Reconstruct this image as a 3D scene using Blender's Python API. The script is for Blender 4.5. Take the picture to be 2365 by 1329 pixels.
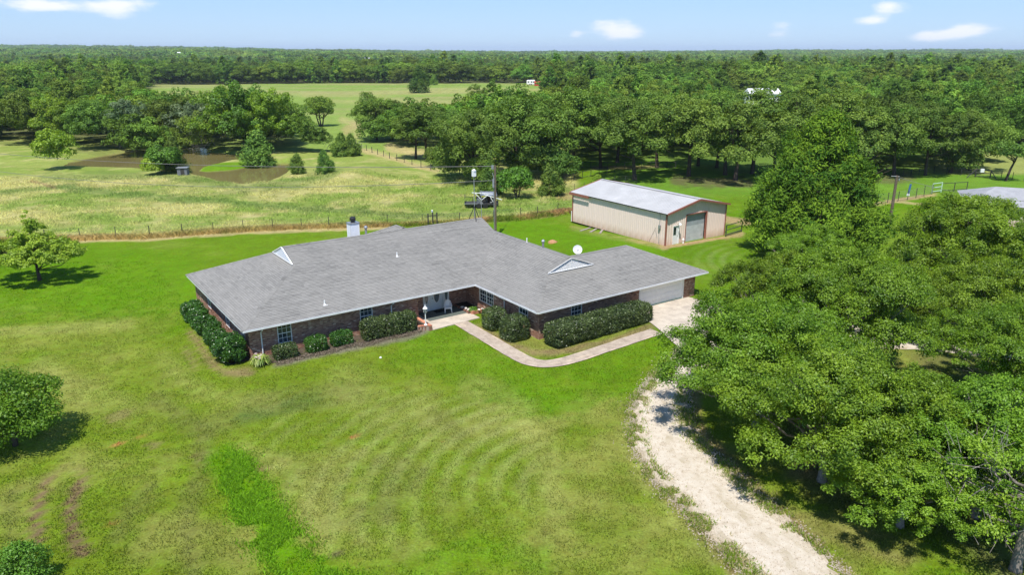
import bpy, math, random
import numpy as np
from mathutils import Vector, Matrix

random.seed(7)
RS = np.random.RandomState(11)
for o in list(bpy.data.objects): bpy.data.objects.remove(o)
scene = bpy.context.scene
COL = scene.collection

# ------------------------------------------------------------------ camera, world, sun, exposure
PW, PH, FPX, HOR = 2365., 1329., 1720., 118.
CH = 20.2
PITCH = math.atan((PH/2-HOR)/FPX)
cam_data = bpy.data.cameras.new("camera")
cam = bpy.data.objects.new("camera", cam_data); COL.objects.link(cam)
cam.location = (0, 0, CH); cam.rotation_euler = (math.pi/2-PITCH, 0, 0)
cam_data.sensor_fit = 'HORIZONTAL'; cam_data.sensor_width = 36.0
cam_data.lens = 36.0*FPX/PW
cam_data.clip_start = 0.5; cam_data.clip_end = 30000
scene.camera = cam

SUN_EL = 64.0
SUN_TO = Vector((-0.22, -0.975, 0)).normalized()      # horizontal direction towards the sun
el = math.radians(SUN_EL)
sdir = Vector((SUN_TO.x*math.cos(el), SUN_TO.y*math.cos(el), math.sin(el)))
sun_data = bpy.data.lights.new("sun", 'SUN')
sun_data.energy = 4.4; sun_data.angle = math.radians(0.53); sun_data.color = (1.0, 0.965, 0.91)
sun = bpy.data.objects.new("sun", sun_data); COL.objects.link(sun)
sun.rotation_euler = sdir.to_track_quat('Z', 'Y').to_euler(); sun.location = (0, 0, 80)

world = bpy.data.worlds.new("World"); scene.world = world; world.use_nodes = True
def build_world():
    nt = world.node_tree; nt.nodes.clear(); N = nt.nodes; L = nt.links
    out = N.new('ShaderNodeOutputWorld'); bg = N.new('ShaderNodeBackground')
    sky = N.new('ShaderNodeTexSky'); sky.sky_type = 'NISHITA'; sky.sun_disc = False
    sky.sun_elevation = el; sky.sun_rotation = math.atan2(SUN_TO.x, SUN_TO.y)
    sky.air_density = 1.0; sky.dust_density = 0.15; sky.ozone_density = 2.2; sky.altitude = 200
    bg.inputs['Strength'].default_value = 0.094
    tc = N.new('ShaderNodeTexCoord')
    tint = N.new('ShaderNodeMix'); tint.data_type = 'RGBA'; tint.blend_type = 'MULTIPLY'; tint.inputs[0].default_value = 1
    L.new(sky.outputs[0], tint.inputs[6]); tint.inputs[7].default_value = (0.74, 0.93, 1.17, 1)
    sz = N.new('ShaderNodeSeparateXYZ'); L.new(tc.outputs['Generated'], sz.inputs[0])
    rp = N.new('ShaderNodeValToRGB'); e_ = rp.color_ramp.elements
    e_[0].position = 0.0; e_[0].color = (.48, .655, .92, 1); e_[1].position = 1.0; e_[1].color = (.09, .20, .50, 1)
    for p_, c_ in ((.03, (.45, .64, .92)), (.10, (.35, .575, .90)), (.4, (.18, .36, .72))): q_ = e_.new(p_); q_.color = (*c_, 1)
    L.new(sz.outputs[2], rp.inputs[0])
    sc_ = N.new('ShaderNodeVectorMath'); sc_.operation = 'SCALE'; L.new(rp.outputs[0], sc_.inputs[0]); sc_.inputs['Scale'].default_value = 8.6
    tin2 = N.new('ShaderNodeMix'); tin2.data_type = 'RGBA'; tin2.inputs[0].default_value = .7
    L.new(tint.outputs[2], tin2.inputs[6]); L.new(sc_.outputs[0], tin2.inputs[7]); tint = tin2
    # small fair-weather clouds: soft lobes in given directions, broken up by noise
    noi = N.new('ShaderNodeTexNoise'); noi.inputs['Scale'].default_value = 34; noi.inputs['Detail'].default_value = 7
    noi.inputs['Roughness'].default_value = 0.62
    mp = N.new('ShaderNodeMapping'); mp.inputs['Scale'].default_value = (1, 1, 3.0)
    L.new(tc.outputs['Generated'], mp.inputs[0]); L.new(mp.outputs[0], noi.inputs['Vector'])
    def ray(px, py):
        u = (px-PW/2)/FPX; v = -(py-PH/2)/FPX
        d = Vector((u, math.cos(PITCH)+v*math.sin(PITCH), -math.sin(PITCH)+v*math.cos(PITCH)))
        return d.normalized()
    lobes = [(60, 8, 70, 14, .85), (150, 14, 60, 12, .6), (285, 24, 45, 20, .85), (250, 8, 40, 10, .6), (340, 4, 40, 9, .6),
             (1415, 62, 52, 20, 1.0), (1445, 78, 42, 12, .9), (1330, 79, 24, 13, .7), (1375, 20, 40, 6, .45),
             (1795, 82, 36, 13, .75), (1810, 56, 30, 9, .6), (1600, 88, 30, 10, .35),
             (2052, 17, 32, 14, 1.1), (2008, 48, 32, 10, .95),
             (2140, 86, 38, 10, .95), (2190, 80, 42, 10, .85), (2235, 66, 36, 15, .9), (2310, 70, 30, 9, .3)]
    # and some above the frame, where the sky goes on the same way
    for k in range(14):
        a = random.uniform(-3.1, 3.1); 
        lobes.append(('d', a, random.uniform(.18, .9), random.uniform(.05, .12)))
    acc = None
    sep = N.new('ShaderNodeSeparateXYZ'); L.new(tc.outputs['Generated'], sep.inputs[0])
    def math_(op, a, b=None, c=None):
        m = N.new('ShaderNodeMath'); m.operation = op
        for i, v in enumerate((a, b, c)):
            if v is None: continue
            if isinstance(v, (int, float)): m.inputs[i].default_value = v
            else: L.new(v, m.inputs[i])
        return m.outputs[0]
    for lb in lobes:
        if lb[0] == 'd':
            _, a, e, w = lb
            d = Vector((math.sin(a)*math.cos(e), math.cos(a)*math.cos(e), math.sin(e))); sx = w; sy = w*.35; amp = .8
        else:
            d = ray(lb[0], lb[1]); sx = lb[2]/FPX; sy = lb[3]/FPX; amp = lb[4]
        right = Vector((d.y, -d.x, 0)).normalized()
        vs = N.new('ShaderNodeVectorMath'); vs.operation = 'SUBTRACT'; L.new(tc.outputs['Generated'], vs.inputs[0]); vs.inputs[1].default_value = d
        dr = N.new('ShaderNodeVectorMath'); dr.operation = 'DOT_PRODUCT'; L.new(vs.outputs[0], dr.inputs[0]); dr.inputs[1].default_value = right/sx
        up = right.cross(d).normalized()
        du = N.new('ShaderNodeVectorMath'); du.operation = 'DOT_PRODUCT'; L.new(vs.outputs[0], du.inputs[0]); du.inputs[1].default_value = up/sy
        fw = N.new('ShaderNodeVectorMath'); fw.operation = 'DOT_PRODUCT'; L.new(vs.outputs[0], fw.inputs[0]); fw.inputs[1].default_value = d/0.5
        r2 = math_('ADD', math_('MULTIPLY', dr.outputs['Value'], dr.outputs['Value']), math_('MULTIPLY', du.outputs['Value'], du.outputs['Value']))
        r2 = math_('ADD', r2, math_('MULTIPLY', fw.outputs['Value'], fw.outputs['Value']))
        g = math_('MULTIPLY', math_('EXPONENT', math_('MULTIPLY', r2, -0.9)), amp)
        acc = g if acc is None else math_('ADD', acc, g)
    # density = lobe + noise - threshold
    dn = math_('ADD', math_('MULTIPLY', math_('SUBTRACT', noi.outputs['Fac'], 0.5), 1.5), acc)
    dens = N.new('ShaderNodeMapRange'); dens.interpolation_type = 'SMOOTHSTEP'
    L.new(dn, dens.inputs['Value']); dens.inputs['From Min'].default_value = 0.30; dens.inputs['From Max'].default_value = 1.25
    fac = math_('MULTIPLY', dens.outputs[0], math_('MINIMUM', math_('MULTIPLY', acc, 2.2), 1.0))
    mx = N.new('ShaderNodeMix'); mx.data_type = 'RGBA'; L.new(fac, mx.inputs[0])
    L.new(tint.outputs[2], mx.inputs[6]); mx.inputs[7].default_value = (8.0, 8.2, 8.7, 1)
    L.new(mx.outputs[2], bg.inputs['Color']); L.new(bg.outputs[0], out.inputs['Surface'])
build_world()

scene.render.engine = 'CYCLES'
scene.cycles.use_denoising = True
scene.cycles.max_bounces = 6; scene.cycles.diffuse_bounces = 4; scene.cycles.glossy_bounces = 2
scene.cycles.transmission_bounces = 4; scene.cycles.transparent_max_bounces = 8; scene.cycles.volume_bounces = 0
scene.cycles.use_adaptive_sampling = True
scene.cycles.sample_clamp_indirect = 6
vs_ = scene.view_settings
vs_.view_transform = 'Standard'; vs_.look = 'None'; vs_.gamma = 1; vs_.use_curve_mapping = False; vs_.exposure = 0.50

# ------------------------------------------------------------------ pixel <-> place
def ray(px, py):
    u = (px-PW/2)/FPX; v = -(py-PH/2)/FPX
    return np.array([u, math.cos(PITCH)+v*math.sin(PITCH), -math.sin(PITCH)+v*math.cos(PITCH)])
def at(px, py, z=0.0):                      # where the sight line meets height z
    d = ray(px, py); t = (z-CH)/d[2]; return Vector((d[0]*t, d[1]*t, z))
def at_y(px, py, y):                        # where the sight line meets the plane at distance y
    d = ray(px, py); t = y/d[1]; return Vector((d[0]*t, y, CH+d[2]*t))
def project(x, y, z):
    yy = y*math.cos(PITCH)-(z-CH)*math.sin(PITCH); zz = y*math.sin(PITCH)+(z-CH)*math.cos(PITCH)
    yy = np.maximum(yy, 0.5)
    return PW/2+FPX*x/yy, PH/2-FPX*zz/yy

# ------------------------------------------------------------------ house frame
HTH = math.radians(35.1)
HB = at(560, 766, 2.4)
HO = Vector((HB.x, HB.y, 0))
HM = Matrix.Translation(HO) @ Matrix.Rotation(HTH, 4, 'Z')
HMi = HM.inverted()
def hw(x, y, z=0): return HM @ Vector((x, y, z))
def to_house(x, y):
    dx, dy = x-HO.x, y-HO.y; c, s = math.cos(HTH), math.sin(HTH)
    return dx*c+dy*s, -dx*s+dy*c

# ------------------------------------------------------------------ numpy noise
_LAT = np.random.RandomState(5).rand(256, 256)
def vnoise(x, y, sc, seed=0):
    x = np.asarray(x, float)/sc+seed*17.3; y = np.asarray(y, float)/sc+seed*9.7
    xi = np.floor(x).astype(int); yi = np.floor(y).astype(int); fx = x-xi; fy = y-yi
    fx = fx*fx*(3-2*fx); fy = fy*fy*(3-2*fy)
    g = lambda a, b: _LAT[a % 256, b % 256]
    return (g(xi, yi)*(1-fx)+g(xi+1, yi)*fx)*(1-fy)+(g(xi, yi+1)*(1-fx)+g(xi+1, yi+1)*fx)*fy
def fbm(x, y, sc, seed=0, o=4):
    a = 0; w = 0; k = 1.0
    for i in range(o):
        a = a+vnoise(x, y, sc/(2**i), seed+i)*k; w += k; k *= .55
    return a/w
def sstep(a, b, x):
    t = np.clip((x-a)/(b-a), 0, 1); return t*t*(3-2*t)
def seg_dist(px, py, pts):
    px = np.asarray(px, float); py = np.asarray(py, float)
    d = np.full(px.shape, 1e9)
    for (ax, ay), (bx, by) in zip(pts[:-1], pts[1:]):
        vx, vy = bx-ax, by-ay; l = vx*vx+vy*vy+1e-9
        t = np.clip(((px-ax)*vx+(py-ay)*vy)/l, 0, 1)
        d = np.minimum(d, np.hypot(px-ax-t*vx, py-ay-t*vy))
    return d
def in_poly(px, py, poly):
    px = np.asarray(px, float); py = np.asarray(py, float)
    r = np.zeros(px.shape, bool); n = len(poly)
    for i in range(n):
        ax, ay = poly[i]; bx, by = poly[(i+1) % n]
        c = ((ay > py) != (by > py))
        with np.errstate(divide='ignore', invalid='ignore'):
            xx = (bx-ax)*(py-ay)/((by-ay) if by != ay else 1e-9)+ax
        r ^= c & (px < xx)
    return r
def sdist(px, py, poly):                    # negative inside
    d = seg_dist(px, py, list(poly)+[poly[0]])
    return np.where(in_poly(px, py, poly), -d, d)

# ------------------------------------------------------------------ terrain height
WATER = -1.0
def gpoly(pts, z=0.0): return [tuple(at(x, y, z)[:2]) for x, y in pts]
POND1 = gpoly([(148, 386), (160, 374), (235, 360), (330, 346), (450, 339), (472, 341), (484, 352), (540, 356), (600, 364), (560, 370), (520, 374), (470, 386), (452, 398), (400, 399), (330, 391), (240, 388)], WATER)
POND2 = gpoly([(428, 392), (470, 397), (545, 391), (600, 380), (672, 377), (672, 390), (650, 408), (615, 424), (575, 428), (530, 424), (478, 411), (445, 402)], WATER)
def H(x, y):
    x = np.asarray(x, float); y = np.asarray(y, float)
    hx, hy = to_house(x, y)
    z = .30*np.exp(-(((hx-31)/7)**2+((hy+6)/7)**2))+.10*np.exp(-(((hx-9)/16)**2+((hy-6)/12)**2))
    z = z+.12*np.exp(-(((hx-15)/5)**2+((hy-1)/4)**2))*0
    flat = np.exp(-(((hx-16)/24)**2+((hy-2)/15)**2))
    z = z+(fbm(x, y, 22, 3, 3)-.5)*.9*(1-flat)*np.clip((y-8)/40, .25, 1)
    # gentle fall behind the house
    z = z-.35*sstep(75, 115, y)
    # ponds
    if z.ndim or (-140 < x < 0 and 90 < y < 220):
        sd = np.minimum(sdist(x, y, POND1), sdist(x, y, POND2)) if z.ndim == 0 else None
        if z.ndim:
            m = (x > -140) & (x < 0) & (y > 90) & (y < 230)
            sd = np.full(x.shape, 99.)
            if m.any(): sd[m] = np.minimum(sdist(x[m], y[m], POND1), sdist(x[m], y[m], POND2))
        sdj = sd+(fbm(x, y, 4, 8, 3)-.5)*1.2
        bank = WATER+np.clip(sdj*.28, -.9, 1.6)
        z = np.where(sd < 9, np.minimum(z, bank), z)
    # the dam right of the small pond
    z = z+1.0*np.exp(-((x+27)/5)**2-((y-132)/13)**2)
    # distant relief
    r = np.hypot(x, y); az = np.degrees(np.arctan2(x, np.maximum(y, 1e-3)))
    far = sstep(650, 4200, r)*(y > 0)
    z = z+far*(-10+30*sstep(2, -34, az)+9*sstep(9, 22, az)+10*(fbm(x, y, 1500, 6, 3)-.5))
    z = z-5*sstep(500, 750, r)*(1-sstep(1200, 3000, r))*(y > 0)
    return z
def Hs(x, y): return float(H(np.array([x], float), np.array([y], float))[0])
def G(px, py):                              # where the sight line meets the ground
    z = 0.0
    for _ in range(6):
        p = at(px, py, z); z = Hs(p.x, p.y)
    return Vector((p.x, p.y, z))

# ------------------------------------------------------------------ ground colour (albedo by place)
GRAVEL_L = [(1590, 790), (1548, 846), (1515, 872), (1486, 905), (1470, 945), (1464, 990), (1476, 1045), (1512, 1100), (1560, 1150), (1612, 1205), (1670, 1262), (1735, 1329), (1800, 1395), (1900, 1500)]
GRAVEL_R = [(1700, 790), (1635, 850), (1600, 880), (1582, 905), (1580, 945), (1588, 985), (1618, 1030), (1676, 1080), (1735, 1135), (1800, 1192), (1868, 1255), (1945, 1329), (2030, 1400), (2150, 1500)]
STROKES = [  # kind, width px, strength, points
 ('dry', 16, .8, [(0, 775), (120, 768), (260, 757), (300, 752)]),
 ('olive', 45, .6, [(0, 800), (200, 770), (330, 745), (400, 700)]),
 ('dirt', 12, .8, [(440, 770), (470, 812), (497, 850), (520, 862), (575, 862)]),
 ('rut', 15, 1.3, [(188, 1115), (160, 1170), (168, 1230), (190, 1270)]),
 ('rut', 15, 1.3, [(110, 1110), (88, 1150), (80, 1210), (92, 1245)]),
 ('dirt', 14, .4, [(110, 1110), (140, 1075), (190, 1080), (188, 1120)]),
 ('brown', 26, .5, [(30, 1140), (20, 1190), (25, 1240)]),
 ('brown', 28, .55, [(360, 925), (420, 960), (460, 1000), (470, 1050)]),
 ('brown', 22, .5, [(350, 1120), (300, 1180), (270, 1240)]),
 ('brown', 26, .55, [(470, 1080), (440, 1150), (430, 1240), (450, 1330)]),
 ('brown', 30, .5, [(480, 990), (580, 940), (700, 925), (820, 905)]),
 ('dark', 16, .55, [(560, 965), (620, 955), (680, 935), (730, 922)]),
 ('dry', 26, .35, [(380, 830), (440, 890), (520, 920), (620, 930)]),
 ('dirt', 10, .5, [(430, 810), (450, 850)]),
 ('dirt', 9, .7, [(255, 968), (290, 955)]), ('dirt', 7, .6, [(345, 1030), (360, 1028)]),
 ('dirt', 10, .5, [(450, 1055), (490, 1050)]), ('dirt', 8, .7, [(600, 1088), (612, 1083)]), ('dirt', 8, .6, [(620, 1148), (630, 1148)]),
 ('clay', 4, 1, [(318, 1012), (321, 1008)]), ('clay', 3.5, 1, [(270, 1023), (274, 1023)]), ('clay', 4, 1, [(810, 1012), (816, 1010)]),
 ('clay', 4, 1, [(252, 1209), (256, 1208)]), ('clay', 3, .8, [(1020, 1022), (1024, 1021)]), ('clay', 3, .8, [(1040, 1133), (1044, 1133)]),
 ('clay', 3, .8, [(1000, 1136), (1004, 1140)]), ('dirtshade', 9, .8, [(770, 1284), (790, 1278)]), ('clay', 3.5, .8, [(580, 1232), (588, 1232)]),
 ('lush', 44, 1.0, [(525, 1062), (555, 1110), (590, 1170), (625, 1230), (680, 1290), (760, 1360)]),
 ('lush', 60, .7, [(640, 1290), (720, 1340), (860, 1360)]),
 ('lush', 70, .6, [(980, 800), (1080, 820), (1150, 860), (1260, 890)]),
 ('lush', 50, .6, [(1200, 930), (1330, 930), (1420, 900)]),
 ('lush', 40, .6, [(1350, 850), (1450, 820), (1530, 800)]),
 ('lush', 40, .5, [(960, 1320), (1100, 1270), (1250, 1290)]),
 ('lush', 70, .7, [(0, 700), (150, 680), (300, 660), (400, 660)]),
 ('dry', 60, .35, [(800, 890), (900, 950), (980, 970)]),
 ('dry', 40, .45, [(1100, 900), (1200, 960), (1260, 1060), (1290, 1180)]),
 ('dry', 30, .4, [(560, 1040), (660, 1080), (720, 1180), (740, 1260)]),
 ('brown', 30, .45, [(790, 1220), (840, 1180), (900, 1200)]),
 ('brown', 26, .4, [(1000, 960), (1060, 1000)]),
 ('brown', 40, .45, [(880, 1070), (960, 1090), (900, 1140)]),
 ('olive', 60, .5, [(150, 850), (240, 850), (330, 820)]),
 ('dry', 40, .4, [(100, 860), (200, 920), (280, 940)]),
 # edges of the drive
 ('dirt', 16, .8, [(1478, 1050), (1520, 1120), (1570, 1180), (1640, 1250), (1700, 1329), (1740, 1380)]),
 ('dry', 26, .5, [(1450, 1000), (1480, 1090), (1560, 1200), (1640, 1290)]),
 ('dirt', 12, .8, [(1605, 900), (1608, 980), (1640, 1025), (1700, 1080), (1790, 1170), (1880, 1250), (1960, 1329)]),
 # beds along the house
 ('mulch', 9, .9, [(640, 842), (700, 830), (780, 812), (860, 795), (930, 782), (985, 765)]),
 ('dirt', 10, .8, [(1100, 760), (1140, 775), (1180, 800), (1230, 815), (1280, 815), (1380, 800), (1500, 765)]),
 # bare dirt under the pears, its colour darkened where tree shade falls
 ('dirtshade', 70, .55, [(1850, 1000), (1900, 1110), (2000, 1150)]), ('dirt', 30, .6, [(1840, 1085), (1960, 1100)]),
 ('dirt', 50, .5, [(1850, 1210), (1950, 1230), (2080, 1280)]), ('dirtshade', 60, .6, [(2150, 1150), (2260, 1220), (2330, 1329)]),
 ('dirtshade', 70, .6, [(2150, 850), (2250, 880), (2330, 860)]), ('dirt', 14, .7, [(2080, 1010), (2130, 1045)]),
 # fence rows and paths in the pasture
 ('straw', 5, .9, [(150, 554), (346, 551), (493, 540), (630, 532), (760, 527), (900, 522)]),
 ('clay2', 5, .9, [(1100, 512), (1180, 505), (1260, 494), (1325, 484)]),
 ('grassline', 9, .75, [(130, 430), (270, 447), (420, 458), (560, 468), (700, 478), (850, 484)]),
 ('grassline', 8, .6, [(0, 440), (80, 435), (170, 425)]),
 ('grassline', 7, .7, [(820, 486), (930, 492), (1070, 492), (1180, 486)]),
 ('dirt', 5, .7, [(70, 412), (95, 418), (125, 430)]),
 ('grassline', 14, .6, [(100, 405), (230, 405), (380, 402), (560, 430), (680, 420), (780, 400)]),
 ('straw', 7, .8, [(840, 345), (900, 362), (960, 380), (1010, 392)]),
 ('straw', 12, .8, [(900, 338), (960, 350), (1010, 360)]),
 ('clay2', 8, .9, [(1322, 521), (1400, 542), (1480, 560), (1536, 571)]),
 ('clay2', 4, .9, [(1536, 571), (1600, 560), (1672, 546)]),
 ('clay2', 8, .8, [(1676, 503), (1730, 512)]), ('clay2', 7, .7, [(1680, 545), (1712, 538)]),
 ('clay2', 5, .8, [(2025, 470), (2090, 458), (2160, 448)]), ('straw', 3, .7, [(2060, 463), (2135, 472)]),
 ('clay2', 9, .6, [(1290, 450), (1330, 445)]),
 ('dirtshade', 12, .8, [(1560, 412), (1650, 418), (1730, 420)]), ('dirt', 5, .7, [(1370, 386), (1450, 385), (1520, 383)]),
 ('dirtshade', 14, .7, [(1990, 405), (2060, 410), (2100, 405)]),  # shade under the right oaks, put into the ground colour
 ('lush', 30, .8, [(1160, 520), (1260, 530), (1400, 560), (1500, 590)]),
 ('lush', 10, .9, [(470, 383), (540, 376), (600, 368)]),
 ('clay2', 12, .5, [(800, 300), (815, 290)]), ('straw', 10, .5, [(790, 275), (830, 285), (825, 310)]),
 ('clay', 3, .9, [(1274, 558), (1282, 556)]),
 ('haydry', 7, .5, [(700, 217), (900, 215), (1100, 205)]), ('haydry', 5, .5, [(760, 232), (940, 238)]),
]
KC = {'dry': (.30, .30, .085), 'olive': (.19, .23, .03), 'dirt': (.24, .17, .085), 'brown': (.15, .15, .045), 'dark': (.075, .13, .03),
      'rut': (.17, .115, .06), 'clay': (.45, .16, .07), 'clay2': (.40, .27, .14), 'dirtshade': (.11, .085, .05), 'lush': (.100, .215, .003), 'mulch': (.20, .175, .13),
      'straw': (.42, .33, .15), 'grassline': (.12, .18, .04), 'haydry': (.32, .30, .11)}
HAYFIELD = [(330, 208), (345, 200), (480, 193), (900, 189), (1230, 195), (1262, 205), (1240, 216), (1120, 228), (960, 236), (860, 300), (838, 330), (790, 345), (740, 330), (720, 262), (640, 245), (330, 235)]
FENCE_PX = [(-400, 566), (186, 552), (346, 548), (493, 537), (630, 529), (760, 524), (895, 519), (1062, 514), (1180, 506), (1241, 498), (1322, 486), (1400, 452), (1560, 432)]
def gcol(x, y):
    x = np.asarray(x, float); y = np.asarray(y, float)
    px, py = project(x, y, 0.0); py = np.where(y < 3, 5000, py)
    n1 = fbm(x, y, 14, 1); n2 = fbm(x, y, 3.2, 2); n3 = fbm(x, y, .9, 4, 3); n4 = fbm(x, y, 45, 9)
    lawn = np.stack([.134+0*x, .198+0*x, .011+0*x], -1)
    lush = np.array([.092, .190, .002]); dry = np.array([.215, .222, .050])
    def mix(a, b, m): return a*(1-m[..., None])+b*m[..., None]
    back = sstep(760, 640, py)                       # greener behind and beside the house
    c = mix(lawn, lush, np.clip(sstep(.45, .68, n1)*.7+back*.6, 0, 1))
    c = mix(c, dry, sstep(.5, .72, n2*.55+n1*.0+fbm(x, y, 7, 21)*.45)*(.75-.5*back))
    # mower arcs on the front lawn
    cx, cy = at(1380, 1130)[:2]
    r = np.hypot(x-cx, y-cy); st = .5+.5*np.sin(r/1.25*2*np.pi+3*fbm(x, y, 5, 31))
    arcm = sstep(880, 960, py)*sstep(1350, 1180, py)*sstep(560, 680, px)*sstep(1330, 1200, px)*np.clip(fbm(x, y, 3.5, 77)*2.6-.6, 0, 1)
    c = mix(c, np.array([.29, .31, .10]), st**1.3*arcm*.5)
    r2 = np.hypot(x-30, y-70); arc2 = np.exp(-((px-1660)/60)**2-((py-600)/40)**2)
    c = mix(c, np.array([.22, .27, .08]), (.5+.5*np.sin(r2*5))*arc2*.5)
    # pasture behind the fence
    fx = [p[0] for p in FENCE_PX]; fy = [p[1] for p in FENCE_PX]
    fl = np.interp(px, fx, fy)
    pas = sstep(1, -1, (py-fl)/2.0)*(py < 700)
    pas = pas*np.where(px > 1322, sstep(1345, 1322, px), 1)
    pc = mix(np.array([.36, .335, .12])+0*c, np.array([.18, .245, .045]), sstep(.48, .74, fbm(x*.6, y*1.6, 11, 12)))
    pc = mix(pc, np.array([.20, .27, .045])+0*c, sstep(420, 370, py)*.75)
    pc = mix(pc, np.array([.40, .34, .15])+0*c, sstep(.55, .8, n2)*.55)
    c = mix(c, pc, pas)
    right = sstep(1345, 1400, px)*sstep(470, 430, py)
    c = mix(c, np.array([.115, .225, .022])+0*c, right*.8)
    rm = sstep(2120, 2200, px)*sstep(402, 394, py)
    c = mix(c, np.array([.27, .28, .085])+0*c, rm*.8)
    hay = in_poly(px, py, HAYFIELD) | ((py < 345) & (py > 188) & (px > 330) & (px < 1262))
    hc = mix(np.array([.185, .265, .05])+0*c, np.array([.26, .27, .09]), sstep(.4, .7, fbm(x*.5, y*1.5, 30, 15)))
    c = mix(c, hc, hay*1.0)
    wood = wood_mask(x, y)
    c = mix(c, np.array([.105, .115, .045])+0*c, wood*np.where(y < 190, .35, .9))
    for kind, w, s, pts in STROKES:
        xs = [p[0] for p in pts]; ys = [p[1] for p in pts]
        m = (px > min(xs)-3*w) & (px < max(xs)+3*w) & (py > min(ys)-3*w) & (py < max(ys)+3*w)
        if not m.any(): continue
        d = seg_dist(px[m], py[m], pts)
        wob = (n2[m]-.5)*w*1.1+(n3[m]-.5)*w*1.1
        k = sstep(w*1.25, w*.45, d+wob)*s
        if kind == 'lush' and w < 50: k = sstep(w*1.3, w*.6, d+wob*.7)*s
        k = k if kind == 'lush' else k*np.clip((.4 if w < 15 else .15)+n3[m]*1.35+(n2[m]-.5)*.5+(.5 if kind == 'rut' else 0), 0, 1)
        k = np.clip(k, 0, 1)
        cc = c[m]; c[m] = cc*(1-k[:, None])+np.array(KC[kind])*k[:, None]
    c = c*(.82+.36*n3[..., None])*(.90+.20*n2[..., None])*(.9+.2*n4[..., None])
    return np.clip(c, 0, 1)

# woodland by place, given as outlines of the ground the trees stand on
WOODS = [
 [(-1500, 332), (150, 332), (172, 350), (330, 350), (450, 343), (600, 342), (690, 350), (712, 350), (708, 335), (690, 318), (665, 306), (640, 300), (500, 296), (330, 292), (330, 190), (250, 165), (-1500, 165)],
 [(840, 325), (870, 322), (880, 316), (950, 312), (1000, 308), (1100, 304), (1150, 302), (1250, 296), (1262, 235), (1262, 200), (1240, 194), (1500, 150), (4000, 150), (4000, 330), (2285, 352), (2265, 392), (2150, 400), (2010, 398), (1760, 400), (1700, 398), (1500, 368), (1330, 368), (1250, 372), (1120, 385), (1030, 375), (1000, 350), (960, 345), (905, 330), (845, 326)],
]
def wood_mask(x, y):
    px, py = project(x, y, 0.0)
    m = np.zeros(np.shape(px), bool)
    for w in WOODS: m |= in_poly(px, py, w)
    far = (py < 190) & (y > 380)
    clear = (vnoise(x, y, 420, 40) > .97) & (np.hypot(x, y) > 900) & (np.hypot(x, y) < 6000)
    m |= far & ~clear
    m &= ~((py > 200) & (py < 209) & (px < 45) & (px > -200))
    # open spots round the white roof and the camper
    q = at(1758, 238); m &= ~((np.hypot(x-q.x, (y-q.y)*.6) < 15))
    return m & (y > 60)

# ------------------------------------------------------------------ object helpers
def link(name, me, parent=None, mats=(), kind=None):
    o = bpy.data.objects.new(name, me); COL.objects.link(o)
    if parent is not None: o.parent = parent
    if me is not None and not me.materials:
        for m in (mats if isinstance(mats, (list, tuple)) else [mats]): me.materials.append(m)
    if kind: o['kind'] = kind
    return o
def tag(o, label, cat=None, group=None):
    o['label'] = label
    if cat: o['category'] = cat
    if group: o['group'] = group
    return o
def thing(name, loc=(0, 0, 0), rz=0.0, label='', cat='', group=None, scale=1.0):
    o = bpy.data.objects.new(name, None); COL.objects.link(o)
    o.empty_display_size = .3
    o.location = loc; o.rotation_euler = (0, 0, rz)
    o.scale = (scale,)*3 if isinstance(scale, (int, float)) else scale
    return tag(o, label, cat, group)
def copy_tree(root, loc=None, rz=None, label=None, group=None, scale=None):
    r = root.copy(); COL.objects.link(r)
    if loc is not None: r.location = loc
    if rz is not None: r.rotation_euler = (0, 0, rz)
    if scale is not None: r.scale = (scale,)*3 if isinstance(scale, (int, float)) else scale
    if label: r['label'] = label
    if group: r['group'] = group
    def rec(src, dst):
        for ch in list(src.children):
            c = ch.copy(); COL.objects.link(c); c.parent = dst; rec(ch, c)
    rec(root, r)
    return r

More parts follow.
